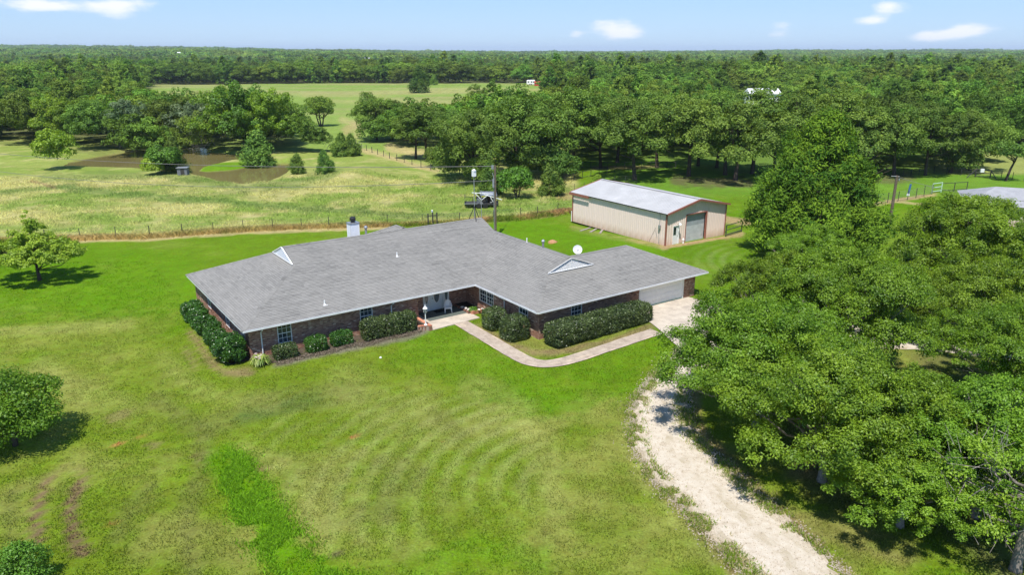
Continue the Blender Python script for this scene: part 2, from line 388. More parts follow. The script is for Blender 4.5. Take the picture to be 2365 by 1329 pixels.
class MB:
    """mesh builder with a per-face tint and material slot"""
    def __init__(s, M=None): s.v = []; s.f = []; s.t = []; s.m = []; s.M = M
    def add(s, vs, fs, tint=.5, mi=0, M=None):
        b = len(s.v); M = M or s.M
        s.v += [tuple(M @ Vector(v)) if M else tuple(v) for v in vs]
        for f in fs: s.f.append([b+i for i in f]); s.t.append(tint); s.m.append(mi)
        return s
    def box(s, a, b, tint=.5, mi=0, M=None, bottom=True):
        x0, y0, z0 = a; x1, y1, z1 = b
        v = [(x0, y0, z0), (x1, y0, z0), (x1, y1, z0), (x0, y1, z0), (x0, y0, z1), (x1, y0, z1), (x1, y1, z1), (x0, y1, z1)]
        f = [(4, 5, 6, 7), (0, 1, 5, 4), (1, 2, 6, 5), (2, 3, 7, 6), (3, 0, 4, 7)]
        if bottom: f.append((3, 2, 1, 0))
        return s.add(v, f, tint, mi, M)
    def tube(s, pts, rad, n=8, tint=.5, mi=0, cap=True, M=None):
        pts = [Vector(p) for p in pts]
        if isinstance(rad, (int, float)): rad = [rad]*len(pts)
        vs = []; fs = []
        for i, p in enumerate(pts):
            d = (pts[min(i+1, len(pts)-1)]-pts[max(i-1, 0)]).normalized()
            a = Vector((0, 0, 1)) if abs(d.z) < .9 else Vector((1, 0, 0))
            u = d.cross(a).normalized(); w = d.cross(u).normalized()
            for k in range(n):
                an = 2*math.pi*k/n; vs.append(p+(u*math.cos(an)+w*math.sin(an))*rad[i])
        for i in range(len(pts)-1):
            for k in range(n):
                a = i*n+k; b = i*n+(k+1) % n; fs.append((a, b, b+n, a+n))
        if cap: fs.append(tuple(range(n))[::-1]); fs.append(tuple(range((len(pts)-1)*n, len(pts)*n)))
        return s.add(vs, fs, tint, mi, M)
    def lathe(s, c, prof, n=14, tint=.5, mi=0, M=None):
        c = Vector(c); vs = []; fs = []
        for r, z in prof:
            for k in range(n): an = 2*math.pi*k/n; vs.append(c+Vector((r*math.cos(an), r*math.sin(an), z)))
        for i in range(len(prof)-1):
            for k in range(n):
                a = i*n+k; b = i*n+(k+1) % n; fs.append((a, b, b+n, a+n))
        fs.append(tuple(range(n))[::-1]); fs.append(tuple(range((len(prof)-1)*n, len(prof)*n)))
        return s.add(vs, fs, tint, mi, M)
    def prism(s, poly, z0, z1, tint=.5, mi=0, M=None):
        n = len(poly); v = [(x, y, z0) for x, y in poly]+[(x, y, z1) for x, y in poly]
        f = [tuple(range(n))[::-1], tuple(range(n, 2*n))]+[(i, (i+1) % n, n+(i+1) % n, n+i) for i in range(n)]
        return s.add(v, f, tint, mi, M)
    def mesh(s, name, smooth=False):
        me = bpy.data.meshes.new(name); me.from_pydata(s.v, [], s.f); me.update()
        a = me.attributes.new('tint', 'FLOAT', 'FACE'); a.data.foreach_set('value', np.array(s.t, 'f'))
        if any(s.m): me.polygons.foreach_set('material_index', np.array(s.m, 'i'))
        if smooth: me.polygons.foreach_set('use_smooth', np.ones(len(s.f), bool))
        return me
    def build(s, name, mats, parent=None, kind=None, smooth=False):
        return link(name, s.mesh(name, smooth), parent, mats, kind)

def quads_mesh(name, V, tint=None, col=None, smooth=False):
    """V: (n,4,3) quads"""
    n = len(V); me = bpy.data.meshes.new(name)
    me.vertices.add(n*4); me.vertices.foreach_set('co', np.ascontiguousarray(V, 'f').ravel())
    me.loops.add(n*4); me.loops.foreach_set('vertex_index', np.arange(n*4, dtype='i'))
    me.polygons.add(n); me.polygons.foreach_set('loop_start', np.arange(0, n*4, 4, dtype='i'))
    me.update(calc_edges=True)
    if tint is not None:
        a = me.attributes.new('tint', 'FLOAT', 'FACE'); a.data.foreach_set('value', np.asarray(tint, 'f'))
    if col is not None:
        a = me.attributes.new('col', 'FLOAT_COLOR', 'FACE'); cc = np.ones((n, 4), 'f'); cc[:, :3] = col
        a.data.foreach_set('color', cc.ravel())
    return me

# ------------------------------------------------------------------ materials
MATS = {}
class NT:
    def __init__(s, name):
        s.m = bpy.data.materials.new(name); s.m.use_nodes = True; s.nt = s.m.node_tree
        s.N = s.nt.nodes; s.L = s.nt.links; s.b = s.N['Principled BSDF']; MATS[name] = s.m
    def n(s, t, **k):
        x = s.N.new(t)
        for a, v in k.items(): setattr(x, a, v)
        return x
    def lk(s, a, b): s.L.new(a, b)
    def coord(s, kind='Object', scale=(1, 1, 1)):
        tc = s.n('ShaderNodeTexCoord'); mp = s.n('ShaderNodeMapping'); mp.inputs['Scale'].default_value = scale
        s.lk(tc.outputs[kind], mp.inputs[0]); return mp.outputs[0]
    def noise(s, sc, det=4, ro=.6, vec=None, kind='Object', stretch=(1, 1, 1)):
        n = s.n('ShaderNodeTexNoise'); n.inputs['Scale'].default_value = sc; n.inputs['Detail'].default_value = det; n.inputs['Roughness'].default_value = ro
        s.lk(vec or s.coord(kind, stretch), n.inputs['Vector']); return n.outputs['Fac']
    def ramp(s, fac, stops):
        r = s.n('ShaderNodeValToRGB'); e = r.color_ramp.elements
        e[0].position = stops[0][0]; e[0].color = (*stops[0][1], 1); e[1].position = stops[-1][0]; e[1].color = (*stops[-1][1], 1)
        for p, c in stops[1:-1]:
            q = e.new(p); q.color = (*c, 1)
        s.lk(fac, r.inputs[0]); return r.outputs[0]
    def attr(s, name, out='Fac'):
        a = s.n('ShaderNodeAttribute'); a.attribute_name = name; return a.outputs[out]
    def mix(s, fac, a, b, bt='MIX'):
        m = s.n('ShaderNodeMix'); m.data_type = 'RGBA'; m.blend_type = bt
        for i, v in ((0, fac), (6, a), (7, b)):
            if isinstance(v, (int, float)): m.inputs[i].default_value = v
            elif isinstance(v, tuple): m.inputs[i].default_value = (*v, 1)
            else: s.lk(v, m.inputs[i])
        return m.outputs[2]
    def math(s, op, a, b=0.0):
        m = s.n('ShaderNodeMath'); m.operation = op
        for i, v in enumerate((a, b)):
            if isinstance(v, (int, float)): m.inputs[i].default_value = v
            else: s.lk(v, m.inputs[i])
        return m.outputs[0]
    def mapr(s, v, a, b, c, d):
        m = s.n('ShaderNodeMapRange'); s.lk(v, m.inputs[0])
        for i, q in zip((1, 2, 3, 4), (a, b, c, d)): m.inputs[i].default_value = q
        return m.outputs[0]
    def bump(s, h, st=.3, dist=.02):
        b = s.n('ShaderNodeBump'); b.inputs['Strength'].default_value = st; b.inputs['Distance'].default_value = dist
        s.lk(h, b.inputs['Height']); s.lk(b.outputs[0], s.b.inputs['Normal'])
    def base(s, c, rough=.8, spec=.3, metal=0):
        if isinstance(c, tuple): s.b.inputs['Base Color'].default_value = (*c, 1)
        else: s.lk(c, s.b.inputs['Base Color'])
        s.b.inputs['Roughness'].default_value = rough; s.b.inputs['Specular IOR Level'].default_value = spec
        s.b.inputs['Metallic'].default_value = metal
        return s
def simple(name, c, rough=.7, spec=.3, metal=0, var=.18, sc=6.0, bump=0.0):
    t = NT(name); n = t.noise(sc, 5, .65)
    f = t.mapr(n, .3, .7, 1-var, 1+var)
    hs = t.n('ShaderNodeHueSaturation'); hs.inputs['Color'].default_value = (*c, 1); t.lk(f, hs.inputs['Value'])
    t.base(hs.outputs[0], rough, spec, metal)
    if bump: t.bump(n, bump, .02)
    return t.m
def foliage(name, dark, light, trans=.32, rough=.5, spec=.35, rnd=.5, hue=.02):
    t = NT(name)
    ti = t.attr('tint'); oi = t.n('ShaderNodeObjectInfo')
    c = t.mix(ti, dark, light)
    hs = t.n('ShaderNodeHueSaturation'); t.lk(c, hs.inputs['Color'])
    t.lk(t.mapr(oi.outputs['Random'], 0, 1, .5-hue, .5+hue*.6), hs.inputs['Hue'])
    sep = t.math('FRACT', t.math('MULTIPLY', oi.outputs['Random'], 7.31))
    t.lk(t.mapr(sep, 0, 1, 1-rnd*.5, 1+rnd*.5), hs.inputs['Value'])
    t.base(hs.outputs[0], rough, spec)
    tr = t.n('ShaderNodeBsdfTranslucent'); tc = t.mix(1.0, hs.outputs[0], (1.15, 1.1, .45), 'MULTIPLY'); t.lk(tc, tr.inputs['Color'])
    ms = t.n('ShaderNodeMixShader'); ms.inputs[0].default_value = trans
    t.lk(t.b.outputs[0], ms.inputs[1]); t.lk(tr.outputs[0], ms.inputs[2])
    t.lk(ms.outputs[0], t.N['Material Output'].inputs['Surface'])
    return t.m

def make_materials():
    M = {}
    t = NT('ground_grass'); c = t.attr('col', 'Color')
    n = t.noise(9, 6, .75, kind='Object'); n2 = t.noise(1.6, 5, .7, kind='Object'); n3 = t.noise(42, 3, .7, kind='Object')
    f = t.math('MULTIPLY', t.mapr(n, .3, .7, .60, 1.40), t.mapr(n2, .3, .7, .84, 1.16))
    f = t.math('MULTIPLY', f, t.mapr(n3, .3, .7, .8, 1.2))
    hs = t.n('ShaderNodeHueSaturation'); t.lk(c, hs.inputs['Color']); t.lk(f, hs.inputs['Value'])
    t.lk(t.mapr(n2, .3, .7, .486, .514), hs.inputs['Hue'])
    nb = t.noise(2.6, 7, .78, stretch=(1, 1.0, 1)); hs_ = t.mix(t.mapr(nb, .50, .68, 0, .34), hs.outputs[0], (.105, .095, .030)); nc = t.noise(5.5, 6, .8)
    hs_ = t.mix(t.mapr(nc, .56, .70, 0, .40), hs_, (.30, .30, .11))
    t.base(hs_, 1.0, .04); t.bump(t.math('ADD', n, t.math('MULTIPLY', n3, .5)), .6, .12); M['ground'] = t.m
    t = NT('grass_blade'); c = t.attr('col', 'Color'); t.base(c, .7, .2)
    tr = t.n('ShaderNodeBsdfTranslucent'); t.lk(c, tr.inputs['Color']); ms = t.n('ShaderNodeMixShader'); ms.inputs[0].default_value = .45
    t.lk(t.b.outputs[0], ms.inputs[1]); t.lk(tr.outputs[0], ms.inputs[2]); t.lk(ms.outputs[0], t.N['Material Output'].inputs['Surface']); M['blade'] = t.m
    t = NT('gravel'); n = t.noise(3, 6, .7); n2 = t.noise(30, 4, .8); n3 = t.noise(.5, 3, .6)
    vo = t.n('ShaderNodeTexVoronoi'); vo.inputs['Scale'].default_value = 16; t.lk(t.coord(), vo.inputs['Vector'])
    c = t.ramp(n, [(.30, (.36, .28, .185)), (.46, (.54, .46, .355)), (.62, (.62, .56, .465))])
    c = t.mix(t.mapr(t.attr('tint'), 0, 1, 0, 1), c, (.30, .235, .12))
    c = t.mix(t.mapr(vo.outputs['Distance'], 0, .5, .0, .35), c, (.68, .61, .50))
    c = t.mix(t.mapr(n2, .35, .65, .35, 0), c, (.30, .24, .17), 'MIX')
    t.base(c, .95, .15); t.bump(n2, .6, .05); M['gravel'] = t.m
    t = NT('concrete'); n = t.noise(1.2, 6, .7); n2 = t.noise(14, 4, .7)
    c = t.ramp(n, [(.3, (.36, .31, .25)), (.5, (.50, .43, .34)), (.68, (.60, .53, .42))])
    c = t.mix(t.mapr(n2, .4, .7, 0, .35), c, (.28, .22, .18)); t.base(c, .85, .25); t.bump(n2, .25, .01); M['concrete'] = t.m
    t = NT('walk_concrete'); n = t.noise(1.7, 6, .75); n2 = t.noise(10, 5, .7)
    c = t.ramp(n, [(.3, (.27, .215, .165)), (.5, (.42, .34, .26)), (.7, (.52, .44, .34))])
    c = t.mix(t.mapr(n2, .42, .7, 0, .4), c, (.20, .16, .13)); c = t.mix(t.mapr(t.attr('tint'), .5, 1, 0, .55), c, (.66, .52, .36))
    t.base(c, .85, .25); t.bump(n2, .25, .01); M['walk'] = t.m
    t = NT('shingle'); ti = t.attr('tint'); n = t.noise(.35, 5, .6, stretch=(1, 1, 1)); n2 = t.noise(60, 2, .6)
    c = t.ramp(ti, [(0, (.13, .125, .115)), (.45, (.232, .224, .205)), (.8, (.29, .28, .256)), (1, (.39, .378, .345))])
    c = t.mix(t.mapr(n, .38, .62, 0, .4), c, (.30, .285, .26)); c = t.mix(t.mapr(n2, .3, .7, .0, .3), c, (.17, .165, .16))
    t.base(c, .9, .2); M['shingle'] = t.m
    t = NT('brick'); ti = t.attr('tint'); n = t.noise(25, 3, .6)
    c = t.ramp(ti, [(0, (.12, .065, .048)), (.3, (.28, .14, .095)), (.6, (.37, .195, .135)), (.82, (.44, .27, .19)), (1, (.62, .48, .37))])
    c = t.mix(t.mapr(n, .4, .7, 0, .3), c, (.15, .075, .055)); t.base(c, .9, .2); M['brick'] = t.m
    t = NT('cap_brick'); ti = t.attr('tint'); c = t.ramp(ti, [(0, (.40, .15, .09)), (1, (.62, .28, .17))]); t.base(c, .85, .2); M['capbrick'] = t.m
    M['mortar'] = simple('mortar', (.36, .30, .245), .95, .1, bump=.3, sc=30)
    M['white'] = simple('white_paint', (.78, .78, .77), .5, .4, var=.05, sc=3)
    M['fascia'] = simple('white_gutter', (.74, .74, .74), .45, .4, var=.08, sc=2)
    M['soffit'] = simple('soffit_paint', (.62, .60, .57), .7, .2, var=.05)
    M['door'] = simple('pale_door_paint', (.62, .69, .72), .5, .35, var=.05)
    M['chase'] = simple('white_siding', (.74, .76, .80), .55, .3, var=.06, sc=3)
    M['black'] = simple('black_metal', (.02, .02, .022), .5, .4)
    M['galv'] = simple('galvanised_metal', (.38, .39, .40), .45, .5, .6, var=.25, sc=5)
    M['whiteplastic'] = simple('white_plastic', (.80, .80, .79), .4, .4, var=.04)
    M['carpet'] = simple('porch_carpet', (.105, .12, .105), .95, .1, var=.15, sc=9)
    M['mat'] = simple('door_mat', (.012, .012, .012), .95, .1)
    M['mulch'] = simple('dark_mulch', (.035, .026, .02), .95, .1, var=.5, sc=30, bump=.8)
    M['bedsoil'] = simple('bed_soil', (.085, .065, .048), .95, .1, var=.5, sc=14, bump=.8)
    M['stone'] = simple('pale_stone', (.62, .56, .50), .8, .3, var=.2, sc=9, bump=.3)
    M['bark'] = simple('bark', (.085, .065, .05), .95, .1, var=.45, sc=9, bump=.8)
    M['greybark'] = simple('grey_bark', (.23, .20, .17), .95, .1, var=.4, sc=8, bump=.7)
    M['deadwood'] = simple('dead_wood', (.30, .265, .235), .9, .1, var=.3, sc=8)
    M['polewood'] = simple('weathered_pole_wood', (.15, .115, .085), .9, .15, var=.35, sc=5, bump=.4)
    M['darkpole'] = simple('dark_pole', (.05, .048, .045), .7, .3, var=.3)
    M['rust'] = simple('rusty_steel', (.12, .065, .04), .9, .2, var=.4)
    M['wire'] = simple('steel_wire', (.20, .19, .18), .6, .4, .3)
    M['redtrim'] = simple('red_brown_trim', (.30, .115, .08), .55, .35, var=.15)
    t = NT('shed_siding'); g = t.n('ShaderNodeTexCoord'); sp = t.n('ShaderNodeSeparateXYZ'); t.lk(g.outputs['Object'], sp.inputs[0])
    n = t.noise(2.2, 5, .7, stretch=(1, 1, .35))
    h = t.mapr(t.math('ADD', sp.outputs['Z'], t.math('MULTIPLY', t.math('SUBTRACT', n, .5), 1.6)), 0, 1.0, .75, 0)
    c = t.mix(t.mapr(n, .35, .65, 0, .35), (.82, .665, .58), (.75, .60, .52)); c = t.mix(h, c, (.50, .33, .21))
    t.base(c, .55, .35); M['siding'] = t.m
    t = NT('shed_roof'); n = t.noise(.5, 5, .65); c = t.ramp(n, [(.3, (.37, .365, .355)), (.6, (.44, .435, .425)), (.75, (.51, .50, .485))])
    t.base(c, .5, .4); M['shedroof'] = t.m
    M['doorgrey'] = simple('grey_door_panel', (.33, .36, .38), .55, .35, var=.12, sc=2)
    M['doorpale'] = simple('pale_door_panel', (.50, .52, .53), .55, .35, var=.15, sc=2)
    M['garage'] = simple('garage_door_paint', (.86, .86, .86), .5, .35, var=.05)
    t = NT('window_glass'); t.base((.025, .035, .045), .06, .7); n = t.noise(.9, 3, .5); c = t.ramp(n, [(.35, (.012, .018, .022)), (.65, (.05, .075, .095))]); t.lk(c, t.b.inputs['Base Color']); M['glass'] = t.m
    t = NT('blind_glass'); t.base((.10, .135, .155), .08, .7); M['doorglass'] = t.m
    t = NT('pond_water'); n = t.noise(1.2, 4, .6, stretch=(1, 1, 1)); nn = t.noise(.06, 3, .5)
    c = t.ramp(nn, [(.35, (.17, .145, .052)), (.65, (.21, .175, .066))]); t.base(c, .07, .5); t.bump(n, .22, .05); M['water'] = t.m
    M['roofgrey'] = simple('grey_far_roof', (.30, .30, .31), .8, .3, var=.15, sc=1.2)
    M['red'] = simple('red_paint', (.42, .06, .04), .6, .3)
    M['greengate'] = simple('pale_green_paint', (.45, .60, .48), .6, .3)
    M['greybox'] = simple('grey_boards', (.16, .17, .19), .85, .2, var=.3)
    M['blue'] = simple('blue_plastic', (.05, .13, .30), .5, .3)
    M['bluegrey_dish'] = simple('dish_paint', (.62, .63, .64), .5, .4, var=.05)
    # leaves
    M['pear'] = foliage('pear_leaves', (.070, .165, .008), (.265, .425, .028), .38, .5, .4, .30, .014)
    M['oak'] = foliage('oak_leaves', (.050, .120, .016), (.220, .350, .050), .30, .6, .25, .45, .020)
    M['cedar'] = foliage('cedar_leaves', (.050, .130, .012), (.240, .370, .024), .28, .75, .15, .25, .008)
    M['young'] = foliage('young_leaves', (.16, .29, .015), (.38, .53, .05), .35, .5, .35, .2, .01)
    M['bright'] = foliage('bright_leaves', (.060, .150, .012), (.15, .33, .03), .3, .5, .35, .2, .01)
    M['wood'] = foliage('woodland_leaves', (.058, .135, .018), (.225, .360, .045), .30, .7, .2, .85, .030)
    M['shrub'] = foliage('shrub_leaves', (.012, .032, .006), (.165, .235, .065), .12, .40, .5, .15, .008)
    M['shrubgreen'] = foliage('bright_shrub_leaves', (.025, .085, .008), (.085, .21, .020), .2, .35, .6, .15, .008)
    M['bluegreen'] = foliage('blue_green_leaves', (.06, .115, .045), (.20, .28, .11), .25, .5, .35, .15, .01)
    M['yucca'] = foliage('striped_blades', (.13, .24, .02), (.50, .58, .16), .25, .5, .4, .1, .005)
    M['petal'] = simple('pale_pink_petal', (.75, .58, .56), .6, .3)
    return M
M = make_materials()
# ------------------------------------------------------------------ the ground
def graded(lo, hi, step, out_lo, out_hi, g=1.16, mid=None):
    core = list(np.arange(lo, hi+1e-6, step)); s = step; x = hi
    while x < out_hi:
        s *= g; x += s; core.append(x)
    s = step; x = lo; pre = []
    while x > out_lo:
        s *= g; x -= s; pre.append(x)
    return np.array(pre[::-1]+core)
def build_ground():
    X = np.concatenate([graded(-62, 62, .42, -62.1, 62.1)[1:-1]])
    left = [-62.0]; s = .5
    while left[-1] > -14000:
        left.append(left[-1]-s); s *= 1.0 if left[-1] > -125 else 1.15
        if -125 < left[-1] <= -105: s = .7
    right = [62.0]; s = .5
    while right[-1] < 14000: right.append(right[-1]+s); s *= 1.1
    X = np.unique(np.round(np.concatenate([left[::-1], X, right]), 3))
    Y = list(np.arange(16, 112, .42)); 
    while Y[-1] < 190: Y.append(Y[-1]+.7)
    s = .8
    while Y[-1] < 16000: Y.append(Y[-1]+s); s *= 1.035 if Y[-1] < 1500 else 1.1
    s = .6; low = [16.0]
    while low[-1] > -2000: low.append(low[-1]-s); s *= 1.25
    Y = np.unique(np.round(np.array(low[::-1]+Y), 3))
    gx, gy = np.meshgrid(X, Y); fx = gx.ravel(); fy = gy.ravel()
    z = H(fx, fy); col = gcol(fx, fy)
    nx, ny = len(X), len(Y); me = bpy.data.meshes.new('ground')
    me.vertices.add(nx*ny); me.vertices.foreach_set('co', np.stack([fx, fy, z], -1).astype('f').ravel())
    i = np.arange((nx-1)*(ny-1)); a = (i//(nx-1))*nx+(i % (nx-1))
    F = np.stack([a, a+1, a+nx+1, a+nx], -1)
    me.loops.add(F.size); me.loops.foreach_set('vertex_index', F.ravel().astype('i'))
    me.polygons.add(len(F)); me.polygons.foreach_set('loop_start', np.arange(0, F.size, 4, dtype='i'))
    me.update(calc_edges=True)
    me.polygons.foreach_set('use_smooth', np.ones(len(F), bool))
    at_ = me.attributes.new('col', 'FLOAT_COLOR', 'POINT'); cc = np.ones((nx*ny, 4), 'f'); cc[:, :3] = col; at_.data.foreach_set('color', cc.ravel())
    link('ground', me, None, M['ground'], 'structure')
build_ground()

def strip(name, Lp, Rp, mat, z=.03, cols=10, sub=8, jit=.12, px=True, edge_tint=True):
    """a sheet laid over the ground between two edge lines"""
    def res(P):
        P = [np.array(p, float) for p in P]; out = []
        for i in range(len(P)-1):
            p0 = P[max(i-1, 0)]; p1 = P[i]; p2 = P[i+1]; p3 = P[min(i+2, len(P)-1)]
            for k in range(sub):
                t = k/sub; out.append(.5*((2*p1)+(-p0+p2)*t+(2*p0-5*p1+4*p2-p3)*t*t+(-p0+3*p1-3*p2+p3)*t**3))
        out.append(P[-1]); return out
    L_, R_ = res(Lp), res(Rp)
    if px: L_ = [np.array(G(*p)[:2]) for p in L_]; R_ = [np.array(G(*p)[:2]) for p in R_]
    pts = []; 
    for a, b in zip(L_, R_):
        d = (b-a)/np.linalg.norm(b-a); ja = float(fbm(a[0], a[1], .9, 51, 3)-.5)*jit*5; jb = float(fbm(b[0], b[1], .9, 52, 3)-.5)*jit*5
        for k in range(cols+1): pts.append((a+d*ja)*(1-k/cols)+(b+d*jb)*(k/cols))
    P = np.array(pts); zz = H(P[:, 0], P[:, 1])+z
    mb = MB(); mb.v = [tuple((p[0], p[1], q)) for p, q in zip(P, zz)]
    n = cols+1
    for i in range(len(L_)-1):
        for k in range(cols):
            mb.f.append([i*n+k, i*n+k+1, (i+1)*n+k+1, (i+1)*n+k]); mb.m.append(0)
            q = pts[i*n+k]; nz = float(fbm(q[0], q[1], .8, 61, 3)); e = min(k, cols-1-k)/(cols/2)
            cen = math.exp(-((k-cols*.52)/1.3)**2)*.8
            mb.t.append(edge_tint*min(1, max(0, (1.0 if e < .12 else .45 if e < .3 else cen)*(nz-.35)*3.2)))
    me = mb.mesh(name); 
    o = link(name, me, None, mat, 'structure'); return o
strip('gravel_drive', GRAVEL_L, GRAVEL_R, M['gravel'], .035, 16, 24, .18)
# the drive goes on to the right behind the pear trees
strip('gravel_turnaround', [(1548, 846), (1590, 822), (1700, 806), (1850, 800), (2000, 806), (2160, 812), (2400, 850)][::-1],
      [(1600, 760), (1660, 740), (1760, 735), (1900, 745), (2040, 762), (2180, 785), (2400, 815)][::-1], M['gravel'], .03, 8, 8, .12)
_a = [hw(x, y) for x, y in ((28.3, -7.9), (27.6, -10.5), (26.9, -12.4), (26.1, -14.2), (25.2, -17.0))]
_b = [hw(x, y) for x, y in ((34.6, -7.9), (35.4, -10.5), (36.3, -13), (36.5, -15), (36.2, -17.4))]
strip('concrete_driveway', [p[:2] for p in _a], [p[:2] for p in _b], M['concrete'], .06, 8, 8, 0, px=False, edge_tint=False)
# curved front walk, house coordinates (x along the front, y towards the back)
def walk():
    cl = [(15.95, -1.55), (15.9, -4), (15.8, -8), (15.8, -10.2), (16.1, -11.2), (16.9, -11.85), (18.3, -12.1), (21, -12.05), (24, -11.95), (26.75, -11.9)]
    P = []
    for i in range(len(cl)-1):
        p0 = np.array(cl[max(i-1, 0)]); p1 = np.array(cl[i]); p2 = np.array(cl[i+1]); p3 = np.array(cl[min(i+2, len(cl)-1)])
        for k in range(6):
            t = k/6; P.append(.5*((2*p1)+(-p0+p2)*t+(2*p0-5*p1+4*p2-p3)*t*t+(-p0+3*p1-3*p2+p3)*t**3))
    P.append(np.array(cl[-1])); L_ = []; R_ = []
    for i, p in enumerate(P):
        d = P[min(i+1, len(P)-1)]-P[max(i-1, 0)]; d /= np.linalg.norm(d); nrm = np.array([-d[1], d[0]])
        for lst, sgn in ((L_, 1), (R_, -1)):
            q = p+nrm*.62*sgn; lst.append(tuple(hw(q[0], q[1])[:2]))
    strip('front_walk', L_, R_, M['walk'], .055, 10, 1, .02, px=False)
walk()

_c = [hw(.4, .55), hw(3, .55), hw(7, .55), hw(10, .55), hw(12.4, .55)]; _d = [hw(.4, -1.0), hw(3, -1.05), hw(7, -1.2), hw(10, -1.35), hw(12.4, -1.5)]
strip('flower_bed', [p[:2] for p in _d], [p[:2] for p in _c], M['bedsoil'], .03, 6, 8, .05, px=False, edge_tint=False)
_c = [hw(.45, .45), hw(.45, 4), hw(.45, 8), hw(.45, 12.5)]; _d = [hw(-.95, .3), hw(-.95, 4), hw(-.9, 8), hw(-.8, 12.5)]
strip('side_bed', [p[:2] for p in _c], [p[:2] for p in _d], M['bedsoil'], .035, 6, 8, .05, px=False, edge_tint=False)
# water, lying in the basins
def water():
    for nm, poly, z in (('pond', POND1, WATER), ('small_pond', POND2, WATER-.004)):
        cx = sum(p[0] for p in poly)/len(poly); cy = sum(p[1] for p in poly)/len(poly)
        big = []
        for x, y in poly:
            d = math.hypot(x-cx, y-cy); big.append((cx+(x-cx)*(1+2.5/d), cy+(y-cy)*(1+2.5/d)))
        mb = MB(); mb.add([(x, y, z) for x, y in big], [tuple(range(len(big)))])
        mb.build(nm, M['water'], None, 'structure')
water()

# haze
def haze():
    t = NT('haze_air'); t.N.remove(t.b)
    v = t.n('ShaderNodeVolumePrincipled'); v.inputs['Color'].default_value = (.72, .84, 1, 1)
    v.inputs['Density'].default_value = HAZE; v.inputs['Anisotropy'].default_value = 0.0
    t.lk(v.outputs[0], t.N['Material Output'].inputs['Volume'])
    mb = MB(); mb.box((-15500, -2600, -25), (15500, 17500, 110))
    mb.build('haze', t.m, None, 'stuff')
HAZE = 0.00008

# ------------------------------------------------------------------ brick house
house = thing('brick_house', HO, HTH, 'long L-shaped red brick ranch house with a grey shingle hip roof and white garage door', 'house')
EZ = 2.4; PIT = .405; OV = .5
def clip_poly(poly, a, b, c):               # keep a*x+b*y <= c
    out = []; n = len(poly)
    for i in range(n):
        p, q = poly[i], poly[(i+1) % n]; dp = a*p[0]+b*p[1]-c; dq = a*q[0]+b*q[1]-c
        if dp <= 0: out.append(p)
        if dp*dq < 0: t = dp/(dp-dq); out.append((p[0]+(q[0]-p[0])*t, p[1]+(q[1]-p[1])*t))
    return out
def shingle_plane(mb, deck, poly, up, z_of):
    """poly: convex plan outline; up: unit upslope direction in plan"""
    ux, uy = up; vx, vy = -uy, ux
    us = [p[0]*ux+p[1]*uy for p in poly]; vs = [p[0]*vx+p[1]*vy for p in poly]
    e = .15; tabw = .31
    deck.add([(x, y, z_of(x, y)-.012) for x, y in poly], [tuple(range(len(poly)))], .3)
    u0 = round(min(us)/e)*e-e; row = 0
    while u0 < max(us):
        strip_ = clip_poly(poly, -ux, -uy, -u0); strip_ = clip_poly(strip_, ux, uy, u0+e) if len(strip_) > 2 else []
        if len(strip_) > 2:
            v1 = min(p[0]*vx+p[1]*vy for p in strip_); v2 = max(p[0]*vx+p[1]*vy for p in strip_)
            v = math.floor(v1/tabw)*tabw-random.uniform(0, tabw); rt = random.uniform(-.08, .08); run = 0; tint = .5
            while v < v2:
                w = tabw*random.choice((1, 1, .6, 1.35))
                if run <= 0: tint = random.gauss(.45, .08); run = random.randint(1, 3)
                run -= 1
                q = clip_poly(clip_poly(strip_, -vx, -vy, -v), vx, vy, v+w) if w > 0 else []
                if len(q) > 2:
                    ar = abs(sum(q[i][0]*q[(i+1) % len(q)][1]-q[(i+1) % len(q)][0]*q[i][1] for i in range(len(q))))/2
                    if ar > .0008:
                        th = .020+random.choice((0, .004, .011))
                        zz = [z_of(x, y)+th*(1-(x*ux+y*uy-u0)/e*.8) for x, y in q]
                        top = [(x, y, z) for (x, y), z in zip(q, zz)]
                        b = len(mb.v); mb.v += top; mb.f.append(list(range(b, b+len(q)))); mb.t.append(min(1, max(0, tint+rt+random.uniform(-.09, .09)))); mb.m.append(0)
                        for i in range(len(q)):      # butt and side edges
                            p, r = q[i], q[(i+1) % len(q)]
                            if abs(p[0]*ux+p[1]*uy-u0) < 1e-4 and abs(r[0]*ux+r[1]*uy-u0) < 1e-4:
                                b = len(mb.v); mb.v += [(p[0], p[1], z_of(*p)-.01), (r[0], r[1], z_of(*r)-.01), top[(i+1) % len(q)], top[i]]
                                mb.f.append([b, b+1, b+2, b+3]); mb.t.append(0.0); mb.m.append(0)
                v += w
        u0 += e; row += 1
